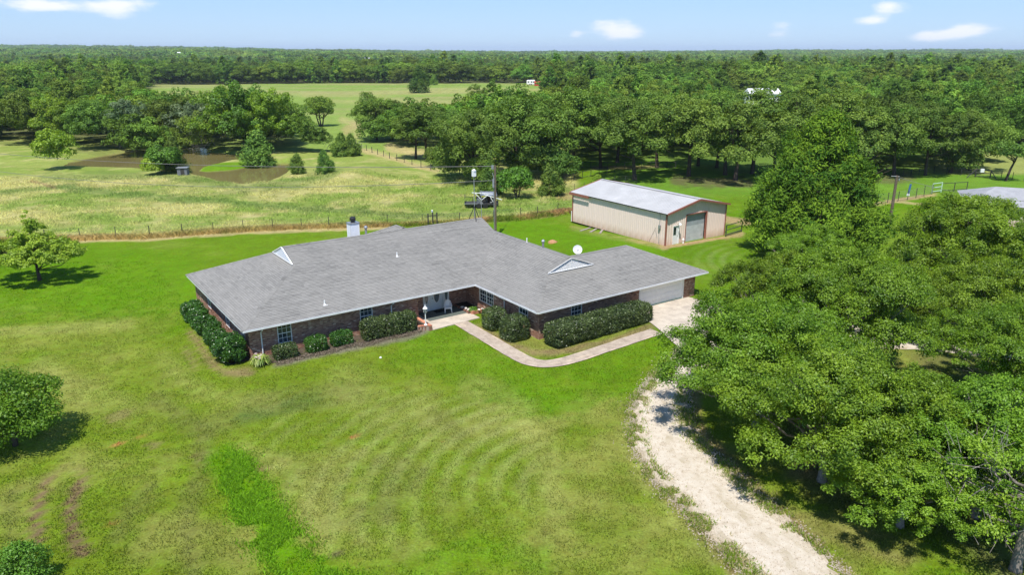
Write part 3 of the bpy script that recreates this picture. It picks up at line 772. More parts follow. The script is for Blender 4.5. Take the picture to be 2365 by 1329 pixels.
def build_roof():
    mb = MB(); deck = MB()
    zf = lambda x, y: EZ+PIT*y
    zl = lambda x, y: EZ+PIT*x
    zb = lambda x, y: EZ+PIT*(16.1-y)
    zw = lambda x, y: EZ+PIT*(x-18.35)
    ze = lambda x, y: 4.75-PIT*(x-24.15)
    zg = lambda x, y: EZ+PIT*(y+8.3)
    zgb = lambda x, y: 4.3845-PIT*(y+3.4)
    zr = lambda x, y: EZ+PIT*(36.34-x)
    zwb = lambda x, y: EZ+PIT*(16.1-y)
    P = [([(0, 0), (18.35, 0), (24.1, 5.75), (5.75, 5.75)], (0, 1), zf), ([(5.75, 5.75), (24.1, 5.75), (24.1, 8.05), (5.75, 8.05)], (0, 1), zf),
         ([(0, 0), (5.75, 5.75), (5.75, 10.35), (0, 16.1)], (1, 0), zl),
         ([(0, 16.1), (5.75, 10.35), (24.1, 10.35), (24.1, 16.1)], (0, -1), zb), ([(5.75, 10.35), (5.75, 8.05), (24.1, 8.05), (24.1, 10.35)], (0, -1), zb),
         ([(18.35, -4.8), (18.35, -8.3), (21.85, -4.8)], (1, 0), zw), ([(18.35, 0), (18.35, -4.8), (24.15, -4.8), (24.15, 5.8)], (1, 0), zw),
         ([(18.35, -8.3), (36.34, -8.3), (32.84, -4.8), (21.85, -4.8)], (0, 1), zg), ([(26.45, -4.8), (32.84, -4.8), (31.44, -3.4), (25.05, -3.4)], (0, 1), zg),
         ([(24.15, -4.8), (26.45, -4.8), (25.05, -3.4), (24.15, -3.4)], (-1, 0), ze), ([(24.15, -3.4), (25.05, -3.4), (29.95, 1.5), (24.15, 1.5)], (-1, 0), ze),
         ([(24.15, 1.5), (29.95, 1.5), (29.95, 16.1), (24.15, 10.3)], (-1, 0), ze),
         ([(25.05, -3.4), (31.44, -3.4), (36.34, 1.5), (29.95, 1.5)], (0, -1), zgb), ([(36.34, -8.3), (36.34, 1.5), (31.44, -3.4)], (-1, 0), zr),
         ([(24.15, 16.1), (24.15, 10.3), (29.95, 16.1)], (0, -1), zwb)]
    # rear wing behind the main ridge
    rx0, rx1, ry = 12.1, 23.1, 17.7; rm = (rx0+rx1)/2; rz = lambda d: EZ+.485*d
    P += [([(rx0, 10.8), (rm, 10.8), (rm, ry-5.5), (rx0, ry)], (1, 0), lambda x, y: EZ+.485*(x-rx0)), ([(rm, 10.8), (rx1, 10.8), (rx1, ry), (rm, ry-5.5)], (-1, 0), lambda x, y: EZ+.485*(rx1-x)),
          ([(rx0, ry), (rm, ry-5.5), (rx1, ry)], (0, -1), lambda x, y: EZ+.485*(ry-y))]
    for poly, up, z in P:
        ar = sum(poly[i][0]*poly[(i+1) % len(poly)][1]-poly[(i+1) % len(poly)][0]*poly[i][1] for i in range(len(poly)))
        if ar < 0: poly = poly[::-1]
        shingle_plane(mb, deck, poly, up, z)
    roof = deck.build('roof', M['shingle'], house)
    mb.build('shingles', M['shingle'], roof, 'stuff')
    # hip and ridge caps
    cap = MB()
    lines = [((0, 0, EZ), (5.75, 5.75, EZ+PIT*5.75)), ((5.75, 8.05, 5.66), (24.1, 8.05, 5.66)), ((0, 16.1, EZ), (5.75, 10.35, EZ+PIT*5.75)),
             ((18.35, -8.3, EZ), (21.85, -4.8, EZ+PIT*3.5)), ((24.15, -4.8, 4.75), (24.15, 5.8, 4.75)), ((36.34, -8.3, EZ), (31.44, -3.4, 4.3845)),
             ((25.05, -3.4, 4.3845), (31.44, -3.4, 4.3845)), ((36.34, 1.5, EZ), (31.44, -3.4, 4.3845)), ((rm, 11.2, EZ+.485*5.5), (rm, ry-5.5, EZ+.485*5.5)), ((rx0, ry, EZ), (rm, ry-5.5, EZ+.485*5.5)), ((rx1, ry, EZ), (rm, ry-5.5, EZ+.485*5.5)),
             ((24.1, 5.75, EZ+PIT*5.75), (24.1, 8.05, 5.66))]
    for a, b in lines:
        a = Vector(a); b = Vector(b); d = b-a; L = d.length; d.normalize(); s = Vector((-d.y, d.x, 0)).normalized(); n = int(L/.2)
        drop = .055
        for i in range(n):
            p = a+d*(L*i/n); q = a+d*(L*(i+1.25)/n); q = b if (q-a).length > L else q
            hh = .045; up = Vector((0, 0, 1))
            cap.add([p+s*.15+up*(hh-drop), p+up*hh, p-s*.15+up*(hh-drop), q+s*.15+up*(hh-.02-drop), q+up*(hh-.02), q-s*.15+up*(hh-.02-drop),
                     p+s*.15+up*(-drop), p-s*.15+up*(-drop)], [(0, 1, 4, 3), (1, 2, 5, 4), (6, 0, 3), (0, 6, 7, 2, 1)], min(1, max(0, random.gauss(.42, .12))))
    cap.build('ridge_caps', M['shingle'], roof, 'stuff')
    return roof
roof = build_roof()

def dutch_gables():
    # left vent facing -x at x=5.75
    g = MB(); zb = EZ+PIT*5.75; zt = 5.66; y0, y1, yc = 5.75, 10.35, 8.05
    x = 5.68
    g.add([(x, y0+.12, zb+.02), (x, y1-.12, zb+.02), (x, yc, zt-.04), (x+.05, y0+.12, zb+.02), (x+.05, y1-.12, zb+.02), (x+.05, yc, zt-.04)], [(0, 2, 1), (3, 4, 5), (0, 1, 4, 3), (1, 2, 5, 4), (2, 0, 3, 5)], .5)
    v = g.build('gable_vent', M['white'], house)
    tr = MB()
    for a, b in (((5.62, y0, zb+.03), (5.62, yc, zt)), ((5.62, yc, zt), (5.62, y1, zb+.03))):
        tr.tube([a, b], .038, 6)
    tr.tube([(5.62, y0, zb+.04), (5.62, y1, zb+.04)], .038, 6)
    tr.build('gable_trim', M['fascia'], v)
    sl = MB()
    for k in range(9):
        z = zb+.12+k*.085; hw_ = (zt-.1-z)/(zt-zb)*(yc-y0)*.85
        if hw_ > .05: sl.box((5.64, yc-hw_, z), (5.685, yc+hw_, z+.03))
    sl.build('louvres', M['chase'], v, 'stuff')
    # right vent facing -y at y=-4.8, lattice
    zb = EZ+PIT*3.5; zt = 4.75; x0, x1, xc = 21.85, 26.45, 24.15; y = -4.86
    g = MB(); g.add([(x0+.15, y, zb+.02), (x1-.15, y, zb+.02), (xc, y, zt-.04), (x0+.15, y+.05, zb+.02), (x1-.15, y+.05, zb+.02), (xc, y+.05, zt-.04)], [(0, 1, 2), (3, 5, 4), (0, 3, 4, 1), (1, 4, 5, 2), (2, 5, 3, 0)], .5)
    v = g.build('gable_vent', M['ventshade'], house)
    tr = MB(); tr.tube([(x0, y-.06, zb+.05), (x1, y-.06, zb+.05)], .045, 6)
    tr.tube([(xc, y-.05, zb), (xc, y-.05, zt-.1)], .03, 6); tr.build('gable_trim', M['fascia'], v)
    tr = MB(); tr.tube([(x0, y-.07, zb+.1), (xc, y-.07, zt+.01)], .035, 6); tr.tube([(xc, y-.07, zt+.01), (x1, y-.07, zb+.1)], .035, 6)
    tr.build('rake_board', M['soffit'], v)
    sl = MB()
    for k in range(-30, 31):
        for sg in (1, -1):
            # diagonal lattice laths clipped to the triangle
            pts = []
            for j in range(40):
                t = j/39; X = xc+k*.17+sg*(t-.5)*1.4; Z = zb+.05+t*(zt-zb)
                if Z < zb+.06+(1-abs(X-xc)/(x1-xc))*(zt-zb-.15) and abs(X-xc) < 2.1: pts.append((X, Z))
            if len(pts) > 2: sl.tube([(pts[0][0], y-.02-.008*sg, pts[0][1]), (pts[-1][0], y-.02-.008*sg, pts[-1][1])], .014, 3, cap=False)
    sl.build('lattice', M['white'], v, 'stuff')
M['ventshade'] = simple('shaded_vent_back', (.36, .38, .43), .8, .2)  # blue-grey base colour stands in for shade behind the lattice
dutch_gables()

def eaves():
    segs = [((0, 16.1), (0, 0)), ((0, 0), (18.35, 0)), ((18.35, 0), (18.35, -8.3)), ((18.35, -8.3), (36.34, -8.3)), ((36.34, -8.3), (36.34, 1.5)), ((36.34, 1.5), (29.95, 1.5)), ((29.95, 1.5), (29.95, 16.1)), ((29.95, 16.1), (23.1, 16.1)),
            ((23.1, 16.1), (23.1, 17.7)), ((23.1, 17.7), (12.1, 17.7)), ((12.1, 17.7), (12.1, 16.1)), ((12.1, 16.1), (0, 16.1))]
    for i, (a, b) in enumerate(segs):
        a = Vector((*a, 0)); b = Vector((*b, 0)); d = (b-a).normalized(); nrm = Vector((d.y, -d.x, 0))     # outward
        F = Matrix(((d.x, nrm.x, 0, a.x), (d.y, nrm.y, 0, a.y), (0, 0, 1, 0), (0, 0, 0, 1))); L = (b-a).length
        mb = MB(F); mb.box((.0, -.03, EZ-.15), (L, -.004, EZ-.006)); mb.build('fascia', M['fascia'], house)
        if i in (1, 2, 3):        # gutter: a small trough
            g = MB(F); e0 = .02; e1 = L-.02
            g.box((e0, 0, EZ-.115), (e1, .10, EZ-.105)); g.box((e0, .10, EZ-.115), (e1, .112, EZ-.0)); g.box((e0, 0, EZ-.02), (e1, .012, EZ+.0)); g.box((e0-.01, 0, EZ-.115), (e0, .112, EZ)); g.box((e1, 0, EZ-.115), (e1+.01, .112, EZ))
            g.build('gutter', M['fascia'], house)
    s = MB()
    s.prism([(.04, .04), (18.38, .04), (18.38, 2.5), (.04, 2.5)], EZ-.14, EZ-.12)
    s.prism([(.04, 2.505), (2, 2.505), (2, 16.0), (.04, 16.0)], EZ-.14, EZ-.12)
    s.prism([(18.39, 2.5), (20, 2.5), (20, -8.2), (18.39, -8.2)][::-1], EZ-.14, EZ-.12)
    s.prism([(20.005, -8.2), (36.3, -8.2), (36.3, -7), (20.005, -7)], EZ-.14, EZ-.12)
    s.prism([(34.8, -6.995), (36.3, -6.995), (36.3, 1.4), (34.8, 1.4)], EZ-.14, EZ-.12)
    s.build('soffit', M['soffit'], house)
eaves()

WZ0, WZ1 = -.35, EZ-.14
def wall(p0, p1, openings=(), bricks=True, zb=WZ0, name='wall'):
    """brick wall running p0->p1 with the outside on the right hand; openings (a0,a1,z0,z1)"""
    a = Vector((*p0, 0)); b = Vector((*p1, 0)); d = (b-a).normalized(); nrm = Vector((d.y, -d.x, 0)); L = (b-a).length
    F = Matrix(((d.x, nrm.x, 0, a.x), (d.y, nrm.y, 0, a.y), (0, 0, 1, 0), (0, 0, 0, 1)))
    xs = sorted({0.0, L, *[o[0] for o in openings], *[o[1] for o in openings]}); zs = sorted({zb, WZ1, *[o[2] for o in openings], *[min(o[3], WZ1) for o in openings]})
    mb = MB(F)
    for i in range(len(xs)-1):
        for j in range(len(zs)-1):
            cx, cz = (xs[i]+xs[i+1])/2, (zs[j]+zs[j+1])/2
            if any(o[0] < cx < o[1] and o[2] < cz < o[3] for o in openings): continue
            mb.box((xs[i], -.2, zs[j]), (xs[i+1], 0, zs[j+1]))
    w = mb.build(name, M['mortar'], house)
    if bricks:
        bb = MB(F); ch = .0762; bw = .213; z = zb; r = 0
        while z+.058 < WZ1:
            x = -(bw/2 if r % 2 else 0)
            while x < L:
                x0 = max(x+.005, 0); x1 = min(x+bw-.005, L)
                spans = [(x0, x1)]
                for o in openings:
                    if z+.06 > o[2] and z < o[3]:
                        ns = []
                        for s0, s1 in spans:
                            if s1 <= o[0] or s0 >= o[1]: ns.append((s0, s1))
                            else:
                                if s0 < o[0]: ns.append((s0, o[0]))
                                if s1 > o[1]: ns.append((o[1], s1))
                        spans = ns
                for s0, s1 in spans:
                    if s1-s0 > .02:
                        q = .007+random.uniform(0, .006)
                        bb.box((s0, .0005, z+.004), (s1, q, z+.066), min(1, max(0, random.gauss(.52, .24))), bottom=False)
                x += bw
            z += ch; r += 1
        # brick sills under the windows
        for o in openings:
            if o[2] > .5: 
                k = o[0]-.05
                while k < o[1]: bb.box((k, .0, o[2]-.07), (k+.06, .045, o[2]-.004), random.gauss(.4, .15)); k += .07
        bb.build('bricks', M['brick'], w, 'stuff')
    return F, w
def window(F, x0, x1, z0, z1, sashes=1, cols=3, rows=2, deep=.07, label=None):
    fr = MB(F); t = .05; z1 = min(z1, WZ1-.01)
    def rect(mb, a0, a1, b0, b1, w, d0, d1):
        mb.box((a0, d0, b0), (a0+w, d1, b1)); mb.box((a1-w, d0, b0), (a1, d1, b1)); mb.box((a0+w, d0, b1-w), (a1-w, d1, b1)); mb.box((a0+w, d0, b0), (a1-w, d1, b0+w))
    rect(fr, x0, x1, z0, z1, t, -deep, .012)
    W = (x1-x0)/sashes
    for s in range(1, sashes): fr.box((x0+W*s-.035, -deep, z0+t), (x0+W*s+.035, .004, z1-t))
    zm = (z0+z1)/2
    for s in range(sashes): fr.box((x0+W*s+t, -deep, zm-.022), (x0+W*(s+1)-t, -.02, zm+.022))
    w = fr.build('window', M['white'], house)
    if label: w['label'] = label
    for s in range(sashes):
        a0 = x0+W*s+.03; a1 = x0+W*(s+1)-.03
        for b0, b1, dd in ((z0+.03, zm-.004, -.055), (zm+.004, z1-.03, -.048)):
            p = MB(F); p.box((a0, dd-.008, b0), (a1, dd, b1)); p.build('pane', M['glass'], w)
            g = MB(F)
            for c in range(1, cols): xx = a0+(a1-a0)*c/cols; g.box((xx-.011, dd, b0), (xx+.011, dd+.012, b1))
            for r in range(1, rows): zz = b0+(b1-b0)*r/rows; g.box((a0, dd+.002, zz-.011), (a1, dd+.015, zz+.011))
            g.build('grille', M['white'], w)
    bk = MB(F); bk.box((x0, -.19, z0), (x1, -.16, z1)); bk.build('curtain', M['soffit'], w)
    return w
def walls():
    F, _ = wall((.5, 15.6), (.5, .5), [(14.1-.9, 14.1, .8, 2.2), (9.2, 10.2, .8, 2.2), (4, 5, .8, 2.2)])
    window(F, 13.2, 14.1, .8, 2.2); window(F, 9.2, 10.2, .8, 2.2); window(F, 4, 5, .8, 2.2)
    F, _ = wall((.5, .5), (13.4, .5), [(1.94, 2.93, .75, 2.2), (8.08, 9.08, .75, 2.2)])
    window(F, 1.94, 2.93, .75, 2.2, label='front window nearest the left corner with closed white blind behind the lower sash'); window(F, 8.08, 9.08, .75, 2.2)
    wall((13.4, .5), (13.4, 2.2))
    # recess: brick left of the door, door bay, brick right of it
    wall((13.4, 2.2), (14.72, 2.2)); wall((17.15, 2.2), (18.85, 2.2))
    F, _ = wall((18.85, 2.2), (18.85, -7.8), [(2.0, 4.05, .88, 2.16), (7.5, 8.65, .75, 2.2)])
    window(F, 2.0, 4.05, .88, 2.16, 2); window(F, 7.5, 8.65, .75, 2.2)
    F, _ = wall((18.85, -7.8), (28.85, -7.8), [(3.0, 4.05, .9, 2.2)])
    window(F, 3.0, 4.05, .9, 2.2)
    wall((34.05, -7.8), (35.4, -7.8)); wall((35.4, -7.8), (35.4, 1.0))
    b = MB(); 
    for a, c in (((29.3, 1.0), (35.2, 1.0)), ((29.3, 15.5), (29.3, 1.2)), ((.7, 15.4), (12.3, 15.4)), ((12.6, 17.2), (22.4, 17.2)), ((12.6, 15.6), (12.6, 17.1)), ((22.4, 17.0), (22.4, 15.7)), ((22.6, 15.4), (29.1, 15.4))):
        a = Vector(a); c = Vector(c); d = (c-a).normalized(); n = Vector((-d.y, d.x))*.1
        b.prism([tuple(a-n), tuple(c-n), tuple(c+n), tuple(a+n)], WZ0, WZ1)
    b.build('back_wall', M['brickplain'], house)
M['brickplain'] = simple('plain_brick', (.25, .13, .095), .9, .2, var=.3, sc=9)
walls()

def garage_door():
    f = MB(); f.box((28.86, -7.83, .2), (28.98, -7.70, 2.2)); f.box((33.93, -7.83, .2), (34.04, -7.70, 2.2)); f.box((28.98, -7.83, 2.12), (33.93, -7.70, 2.255))
    fr = f.build('garage_door', M['white'], house)
    for k in range(4):
        z0 = .3+k*.457; mb = MB(); mb.box((28.98, -7.76, z0+.006), (33.93, -7.72, z0+.452))
        for c in range(8):
            x0 = 29.06+c*.612; mb.box((x0, -7.772, z0+.08), (x0+.49, -7.762, z0+.37))
        mb.build('panel', M['garage'], fr)
    mb = MB(); mb.box((28.9, -7.85, .1), (34.0, -7.45, .298)); mb.build('garage_sill', M['concrete'], house)
garage_door()

def entrance():
    # slab, carpet and apron
    s = MB(); s.prism([(13.45, 2.15), (18.8, 2.15), (18.8, .0), (17.75, .0), (17.75, -1.48), (13.35, -1.75), (13.35, .3), (13.45, .3)][::-1], -.2, .13)
    o = s.build('porch_slab', M['concrete'], house)
    c = MB(); c.prism([(14.1, .0), (17.6, .0), (17.6, 2.15), (14.1, 2.15)], .134, .145); c.build('porch_carpet', M['carpet'], house)
    # door unit at y=2.2: angled sidelight panels and the door
    d = MB(); z0, z1 = .15, 2.2
    y = 2.13
    d.box((15.35, y, z0), (15.45, y+.14, z1)); d.box((16.5, y, z0), (16.6, y+.14, z1)); d.box((15.45, y+.02, 2.12), (16.5, y+.14, z1)); d.box((14.72, y-.02, z0-.02), (17.15, y+.14, z0+.02))
    fr = d.build('door_frame', M['door'], house)
    dr = MB(); dr.box((15.46, y+.05, z0+.03), (16.49, y+.10, 2.11)); 
    dr = dr.build('front_door', M['door'], house)
    def oval(x, rx, z, rz, yy, par, m, nm, ring=True):
        mb = MB(); n = 24; vs = [(x+rx*math.cos(2*math.pi*k/n), yy, z+rz*math.sin(2*math.pi*k/n)) for k in range(n)]
        vs += [(a, yy+.012, b) for a, _, b in vs]; mb.add(vs, [tuple(range(n))[::-1]][::-1]+[(k, (k+1) % n, n+(k+1) % n, n+k) for k in range(n)]); g = mb.build(nm, m, par)
        if ring:
            r = MB(); r.tube([(x+(rx+.02)*math.cos(2*math.pi*k/n), yy-.004, z+(rz+.02)*math.sin(2*math.pi*k/n)) for k in range(n+1)], .02, 5); r.build('oval_trim', M['white'], par)
    oval(15.98, .25, 1.35, .62, y+.035, dr, M['doorglass'], 'oval_glass')
    h = MB(); h.tube([(15.56, y+.05, 1.15), (15.56, y-.02, 1.15)], .02, 6); h.lathe((15.56, y-.03, 1.13), [(.03, 0), (.045, .02), (.03, .05)], 8); h.build('handle', M['black'], dr)
    for x0, x1 in ((14.74, 15.34), (16.61, 17.13)):
        p = MB(); p.box((x0, y+.04, z0+.02), (x1, y+.09, z1)); sd = p.build('side_panel', M['door'], house)
        oval((x0+x1)/2, .14, 1.35, .6, y+.028, sd, M['doorglass'], 'side_glass')
        t = MB(); t.box((x0, y+.01, z0), (x0+.05, y+.04, z1)); t.box((x1-.05, y+.01, z0), (x1, y+.04, z1)); t.build('side_trim', M['white'], sd)
entrance()

def downspout(x, y, top, bottom, dx, dy, name='downspout'):
    mb = MB(); mb.tube([(x+dx*.55, y+dy*.55, top), (x+dx*.5, y+dy*.5, top-.12), (x+dx*.12, y+dy*.12, top-.34), (x+dx*.07, y+dy*.07, top-.5), (x+dx*.07, y+dy*.07, bottom+.12), (x+dx*.25, y+dy*.25, bottom)], .045, 6)
    mb.build(name, M['fascia'], house)
downspout(1.3, .5, EZ-.1, 0.05, 0, -1); downspout(11.1, .5, EZ-.1, .05, 0, -1); downspout(18.85, -3.45, EZ-.1, 0.02, -1, 0)

def roof_bits():
    def vent(x, y, z, h=.32, nm='vent_pipe', m='white'):
        mb = MB(); mb.tube([(x, y, z-.05), (x, y, z+h)], .045, 8); mb.lathe((x, y, z), [(.10, -.02), (.07, .05), (.05, .10)], 10)
        mb.box((x-.17, y-.15, z-.075+.02), (x+.17, y-.02, z-.02)); mb.build(nm, M[m], house)
    for px, py in ((750, 704), (917, 592)):
        # on the front slope: solve for the roof point on the sight line
        d = ray(px, py); t = 30.0
        for _ in range(60):
            q = HMi @ Vector((d[0]*t, d[1]*t, CH+d[2]*t)); f = q.z-(EZ+PIT*q.y); t += f*1.2
        vent(q.x, q.y, EZ+PIT*q.y)
    vent(24.6, 1.6, 4.55, .45)
    # metal flue behind the right valley
    mb = MB(); mb.lathe((25.9, 1.0, 3.95), [(.09, 0), (.09, .62), (.15, .64), (.16, .72), (.10, .82), (.02, .86)], 12); mb.build('flue', M['galv'], house)
    mb = MB(); mb.lathe((14.6, 12.2, 3.6), [(.10, 0), (.10, 1.55), (.16, 1.57), (.17, 1.66), (.11, 1.78), (.02, 1.80)], 12); mb.build('flue', M['galv'], house)
    # framed chimney
    cx, cy = 13.5, 12.4
    mb = MB(); mb.box((cx-.44, cy-.32, 2.0), (cx+.44, cy+.32, 5.75)); c = mb.build('chimney', M['chase'], house)
    for k in (-.44, .40): 
        for j in (-.33, .29): t = MB(); t.box((cx+k-.01, cy+j-.005, 3.0), (cx+k+.05, cy+j+.05, 5.72)); t.build('corner_board', M['white'], c)
    t = MB(); t.box((cx-.49, cy-.37, 5.752), (cx+.49, cy+.37, 5.82)); t.build('chimney_top', M['galv'], c)
    t = MB(); t.lathe((cx, cy, 5.82), [(.19, 0), (.19, .16), (.26, .18), (.27, .38), (.19, .44), (.18, .48), (.05, .52)], 14); t.build('chimney_cap', M['black'], c)
roof_bits()
#@@PART3
# ------------------------------------------------------------------ foliage generators
def unit(v): return v/np.maximum(np.linalg.norm(v, axis=-1, keepdims=True), 1e-9)
def leaves(C, Nn, size, tint, rs, asp=.55, fold=.18, tang=None):
    n = len(C); r = rs.normal(size=(n, 3)) if tang is None else tang; T = unit(r-Nn*(r*Nn).sum(-1, keepdims=True)); Bv = np.cross(Nn, T)
    s = (size*rs.uniform(.7, 1.3, n))[:, None] if np.isscalar(size) else (size*rs.uniform(.7, 1.3, n))[:, None]
    up = Nn*s*fold
    return np.stack([C-T*s*.5, C+Bv*s*asp*.5+up, C+T*s*.5, C-Bv*s*asp*.5+up], 1)
def blob_leaves(blobs, n, size, rs, up=.35, rand=.55, shell=(.72, 1.05), flat=.8, btint=.32, squash=1.0):
    Bc = np.array([b[:3] for b in blobs]); Br = np.array([b[3] for b in blobs])
    w = Br**2; idx = rs.choice(len(blobs), n, p=w/w.sum())
    d = unit(rs.normal(size=(n, 3))); low = d[:, 2] < -.35; d[low, 2] *= -rs.choice([1, -.4], low.sum()); d = unit(d)
    rr = rs.uniform(shell[0], shell[1], n)*Br[idx]; P = Bc[idx]+d*rr[:, None]*np.array([1, 1, flat])
    ctr = Bc.mean(0) if len(blobs[0]) < 7 else np.array([b[4:7] for b in blobs])[idx]; out = unit(P-ctr)
    Nn = unit(d*(.85 if len(blobs[0]) < 7 else .55)+out*(.2 if len(blobs[0]) < 7 else .6)+np.array([0, 0, up])+rs.normal(size=(n, 3))*rand)
    bt = rs.uniform(-btint, btint, len(blobs)); tint = np.clip(.5+bt[idx]+rs.normal(0, .16, n), 0, 1)
    return P, Nn, tint
def crown_blobs(kind, R, Hc, z0, rs, nb, rbs=(.16, .30), fr=(.82, 1.02), nlobes=15):
    """blob centres of a crown: radius R, height Hc, underside at z0"""
    out = []
    if kind == 'cone':
        for i in range(nb):
            t = rs.uniform(0, 1)**1.25; rad = R*(1-t)**.75*rs.uniform(.72, 1.1); a = rs.uniform(0, 2*math.pi)
            out.append((rad*math.cos(a), rad*math.sin(a), z0+Hc*t*.96, R*rs.uniform(.13, .24)*(1.1-.55*t)))
        for i in range(nb//3):
            t = rs.uniform(0, .95); rad = R*(1-t)*.5*rs.uniform(0, 1); a = rs.uniform(0, 2*math.pi); out.append((rad*math.cos(a), rad*math.sin(a), z0+Hc*t, R*.28*(1-t*.7)))
        return out
    if kind == 'bough':
        nl = nlobes; L_ = []; zc = z0+Hc*.45
        for _ in range(400):
            d = unit(rs.normal(size=3)); 
            if d[2] < -.5: continue
            f = rs.uniform(.55, .80); p = np.array([d[0]*R*f, d[1]*R*f, zc+d[2]*Hc*.46*f*1.1])
            if all(np.linalg.norm(p-q[0]) > R*(.44 if nlobes < 20 else .34) for q in L_): L_.append((p, R*rs.uniform(.27, .42)*(1 if nlobes < 20 else .86)))
            if len(L_) >= nl: break
        L_.append((np.array([0, 0, zc+.1*Hc]), R*.42)); w = np.array([l[1]**2 for l in L_]); w /= w.sum()
        for i in range(nb):
            p, lr = L_[rs.choice(len(L_), p=w)]; d = unit(rs.normal(size=3)); 
            if d[2] < -.25: d[2] *= -.5; d = unit(d)
            f = rs.uniform(.72, 1.12); q = p+d*lr*f*np.array([1.08, 1.08, .78]); out.append((q[0], q[1], max(q[2], z0*.6), R*rs.uniform(*rbs), p[0], p[1], p[2]-lr*.35))
        return out
    lob = [(rs.uniform(0, 2*math.pi), rs.uniform(-.3, .8), rs.uniform(-.22, .22)) for _ in range(7)]
    for i in range(nb):
        d = unit(rs.normal(size=3)); 
        if d[2] < -.45: d[2] *= -.6; d = unit(d)
        k = 1.0
        for a, e, s in lob:
            l = np.array([math.cos(a)*math.cos(e), math.sin(a)*math.cos(e), math.sin(e)]); k += s*max(0, float(d@l))**3
        rb = rs.uniform(*rbs); f = (1-rb*.8)*k*rs.uniform(*fr)
        zc = z0+Hc*.46
        out.append((d[0]*R*f, d[1]*R*f, zc+d[2]*Hc*.54*f, R*rb))
    for i in range(nb//3):
        d = unit(rs.normal(size=3)); f = rs.uniform(.1, .6); out.append((d[0]*R*f, d[1]*R*f, z0+Hc*.48+d[2]*Hc*.4*f, R*.26))
    return out
def make_crown(name, kind, R, Hc, z0, n, leaf, seed, nb=60, mat='oak', **k):
    rs = np.random.RandomState(seed); blobs = crown_blobs(kind, R, Hc, z0, rs, nb, k.pop('rbs', (.16, .30)), k.pop('fr', (.80, 1.08)), k.pop('nlobes', 15))
    P, Nn, tint = blob_leaves(blobs, n, leaf, rs, **k); V = leaves(P, Nn, leaf, tint, rs)
    me = quads_mesh(name, V, tint); me.materials.append(M[mat]); return me, blobs
def make_trunk(name, blobs, z0, r, seed, lean=0.0, mat='bark', forks=7, topz=None, low=.35, stems=1):
    rs = np.random.RandomState(seed); mb = MB(); tz = topz or (z0+3)
    for s in range(stems):
        a = rs.uniform(0, 6.28); off = 0 if stems == 1 else r*1.6
        bx, by = math.cos(a)*off, math.sin(a)*off; lx, ly = (bx*2.2+rs.uniform(-.3, .3)+lean, by*2.2+rs.uniform(-.3, .3))
        pts = [(bx, by, -.25), (bx+lx*.1, by+ly*.1, .3), (bx+lx*.45, by+ly*.45, z0*.6+.2), (bx+lx, by+ly, z0+(tz-z0)*.45), (bx+lx*1.2, by+ly*1.2, tz)]
        mb.tube(pts, [r*1.5, r*1.1, r*.9, r*.65, r*.2], 8)
        sel = rs.choice(len(blobs), min(forks, len(blobs)), replace=False)
        for i in sel:
            x, y, z, rb = blobs[i][:4]; t = rs.uniform(low, .95); p0 = Vector(pts[2]).lerp(Vector(pts[3]), t) if rs.rand() < .6 else Vector(pts[3]).lerp(Vector(pts[4]), t*.6)
            p2 = Vector((x, y, max(z, p0.z+.2))); pm = p0.lerp(p2, .5)+Vector((0, 0, -.12*(p2-p0).length))
            mb.tube([p0, pm, p2], [r*.42, r*.26, r*.06], 5)
            for _ in range(3):
                q = p2+Vector(tuple(rs.normal(size=3)))*rb*.9; mb.tube([pm.lerp(p2, rs.uniform(.2, .8)), q], [r*.12, r*.03], 4, cap=False)
    me = mb.mesh(name, True); me.materials.append(M[mat]); return me

def dropped(loc): return (loc[0], loc[1], Hs(loc[0], loc[1]))
def plant_tree(name, loc, crown, trunk, label, cat='tree', group=None, scale=1.0, rz=None):
    loc = dropped(loc) if len(loc) == 2 or loc[2] == 0 else loc
    t = thing(name, loc, random.uniform(0, 6.28) if rz is None else rz, label, cat, group, scale)
    if trunk: link('trunk', trunk, t)
    link('crown', crown, t)
    return t

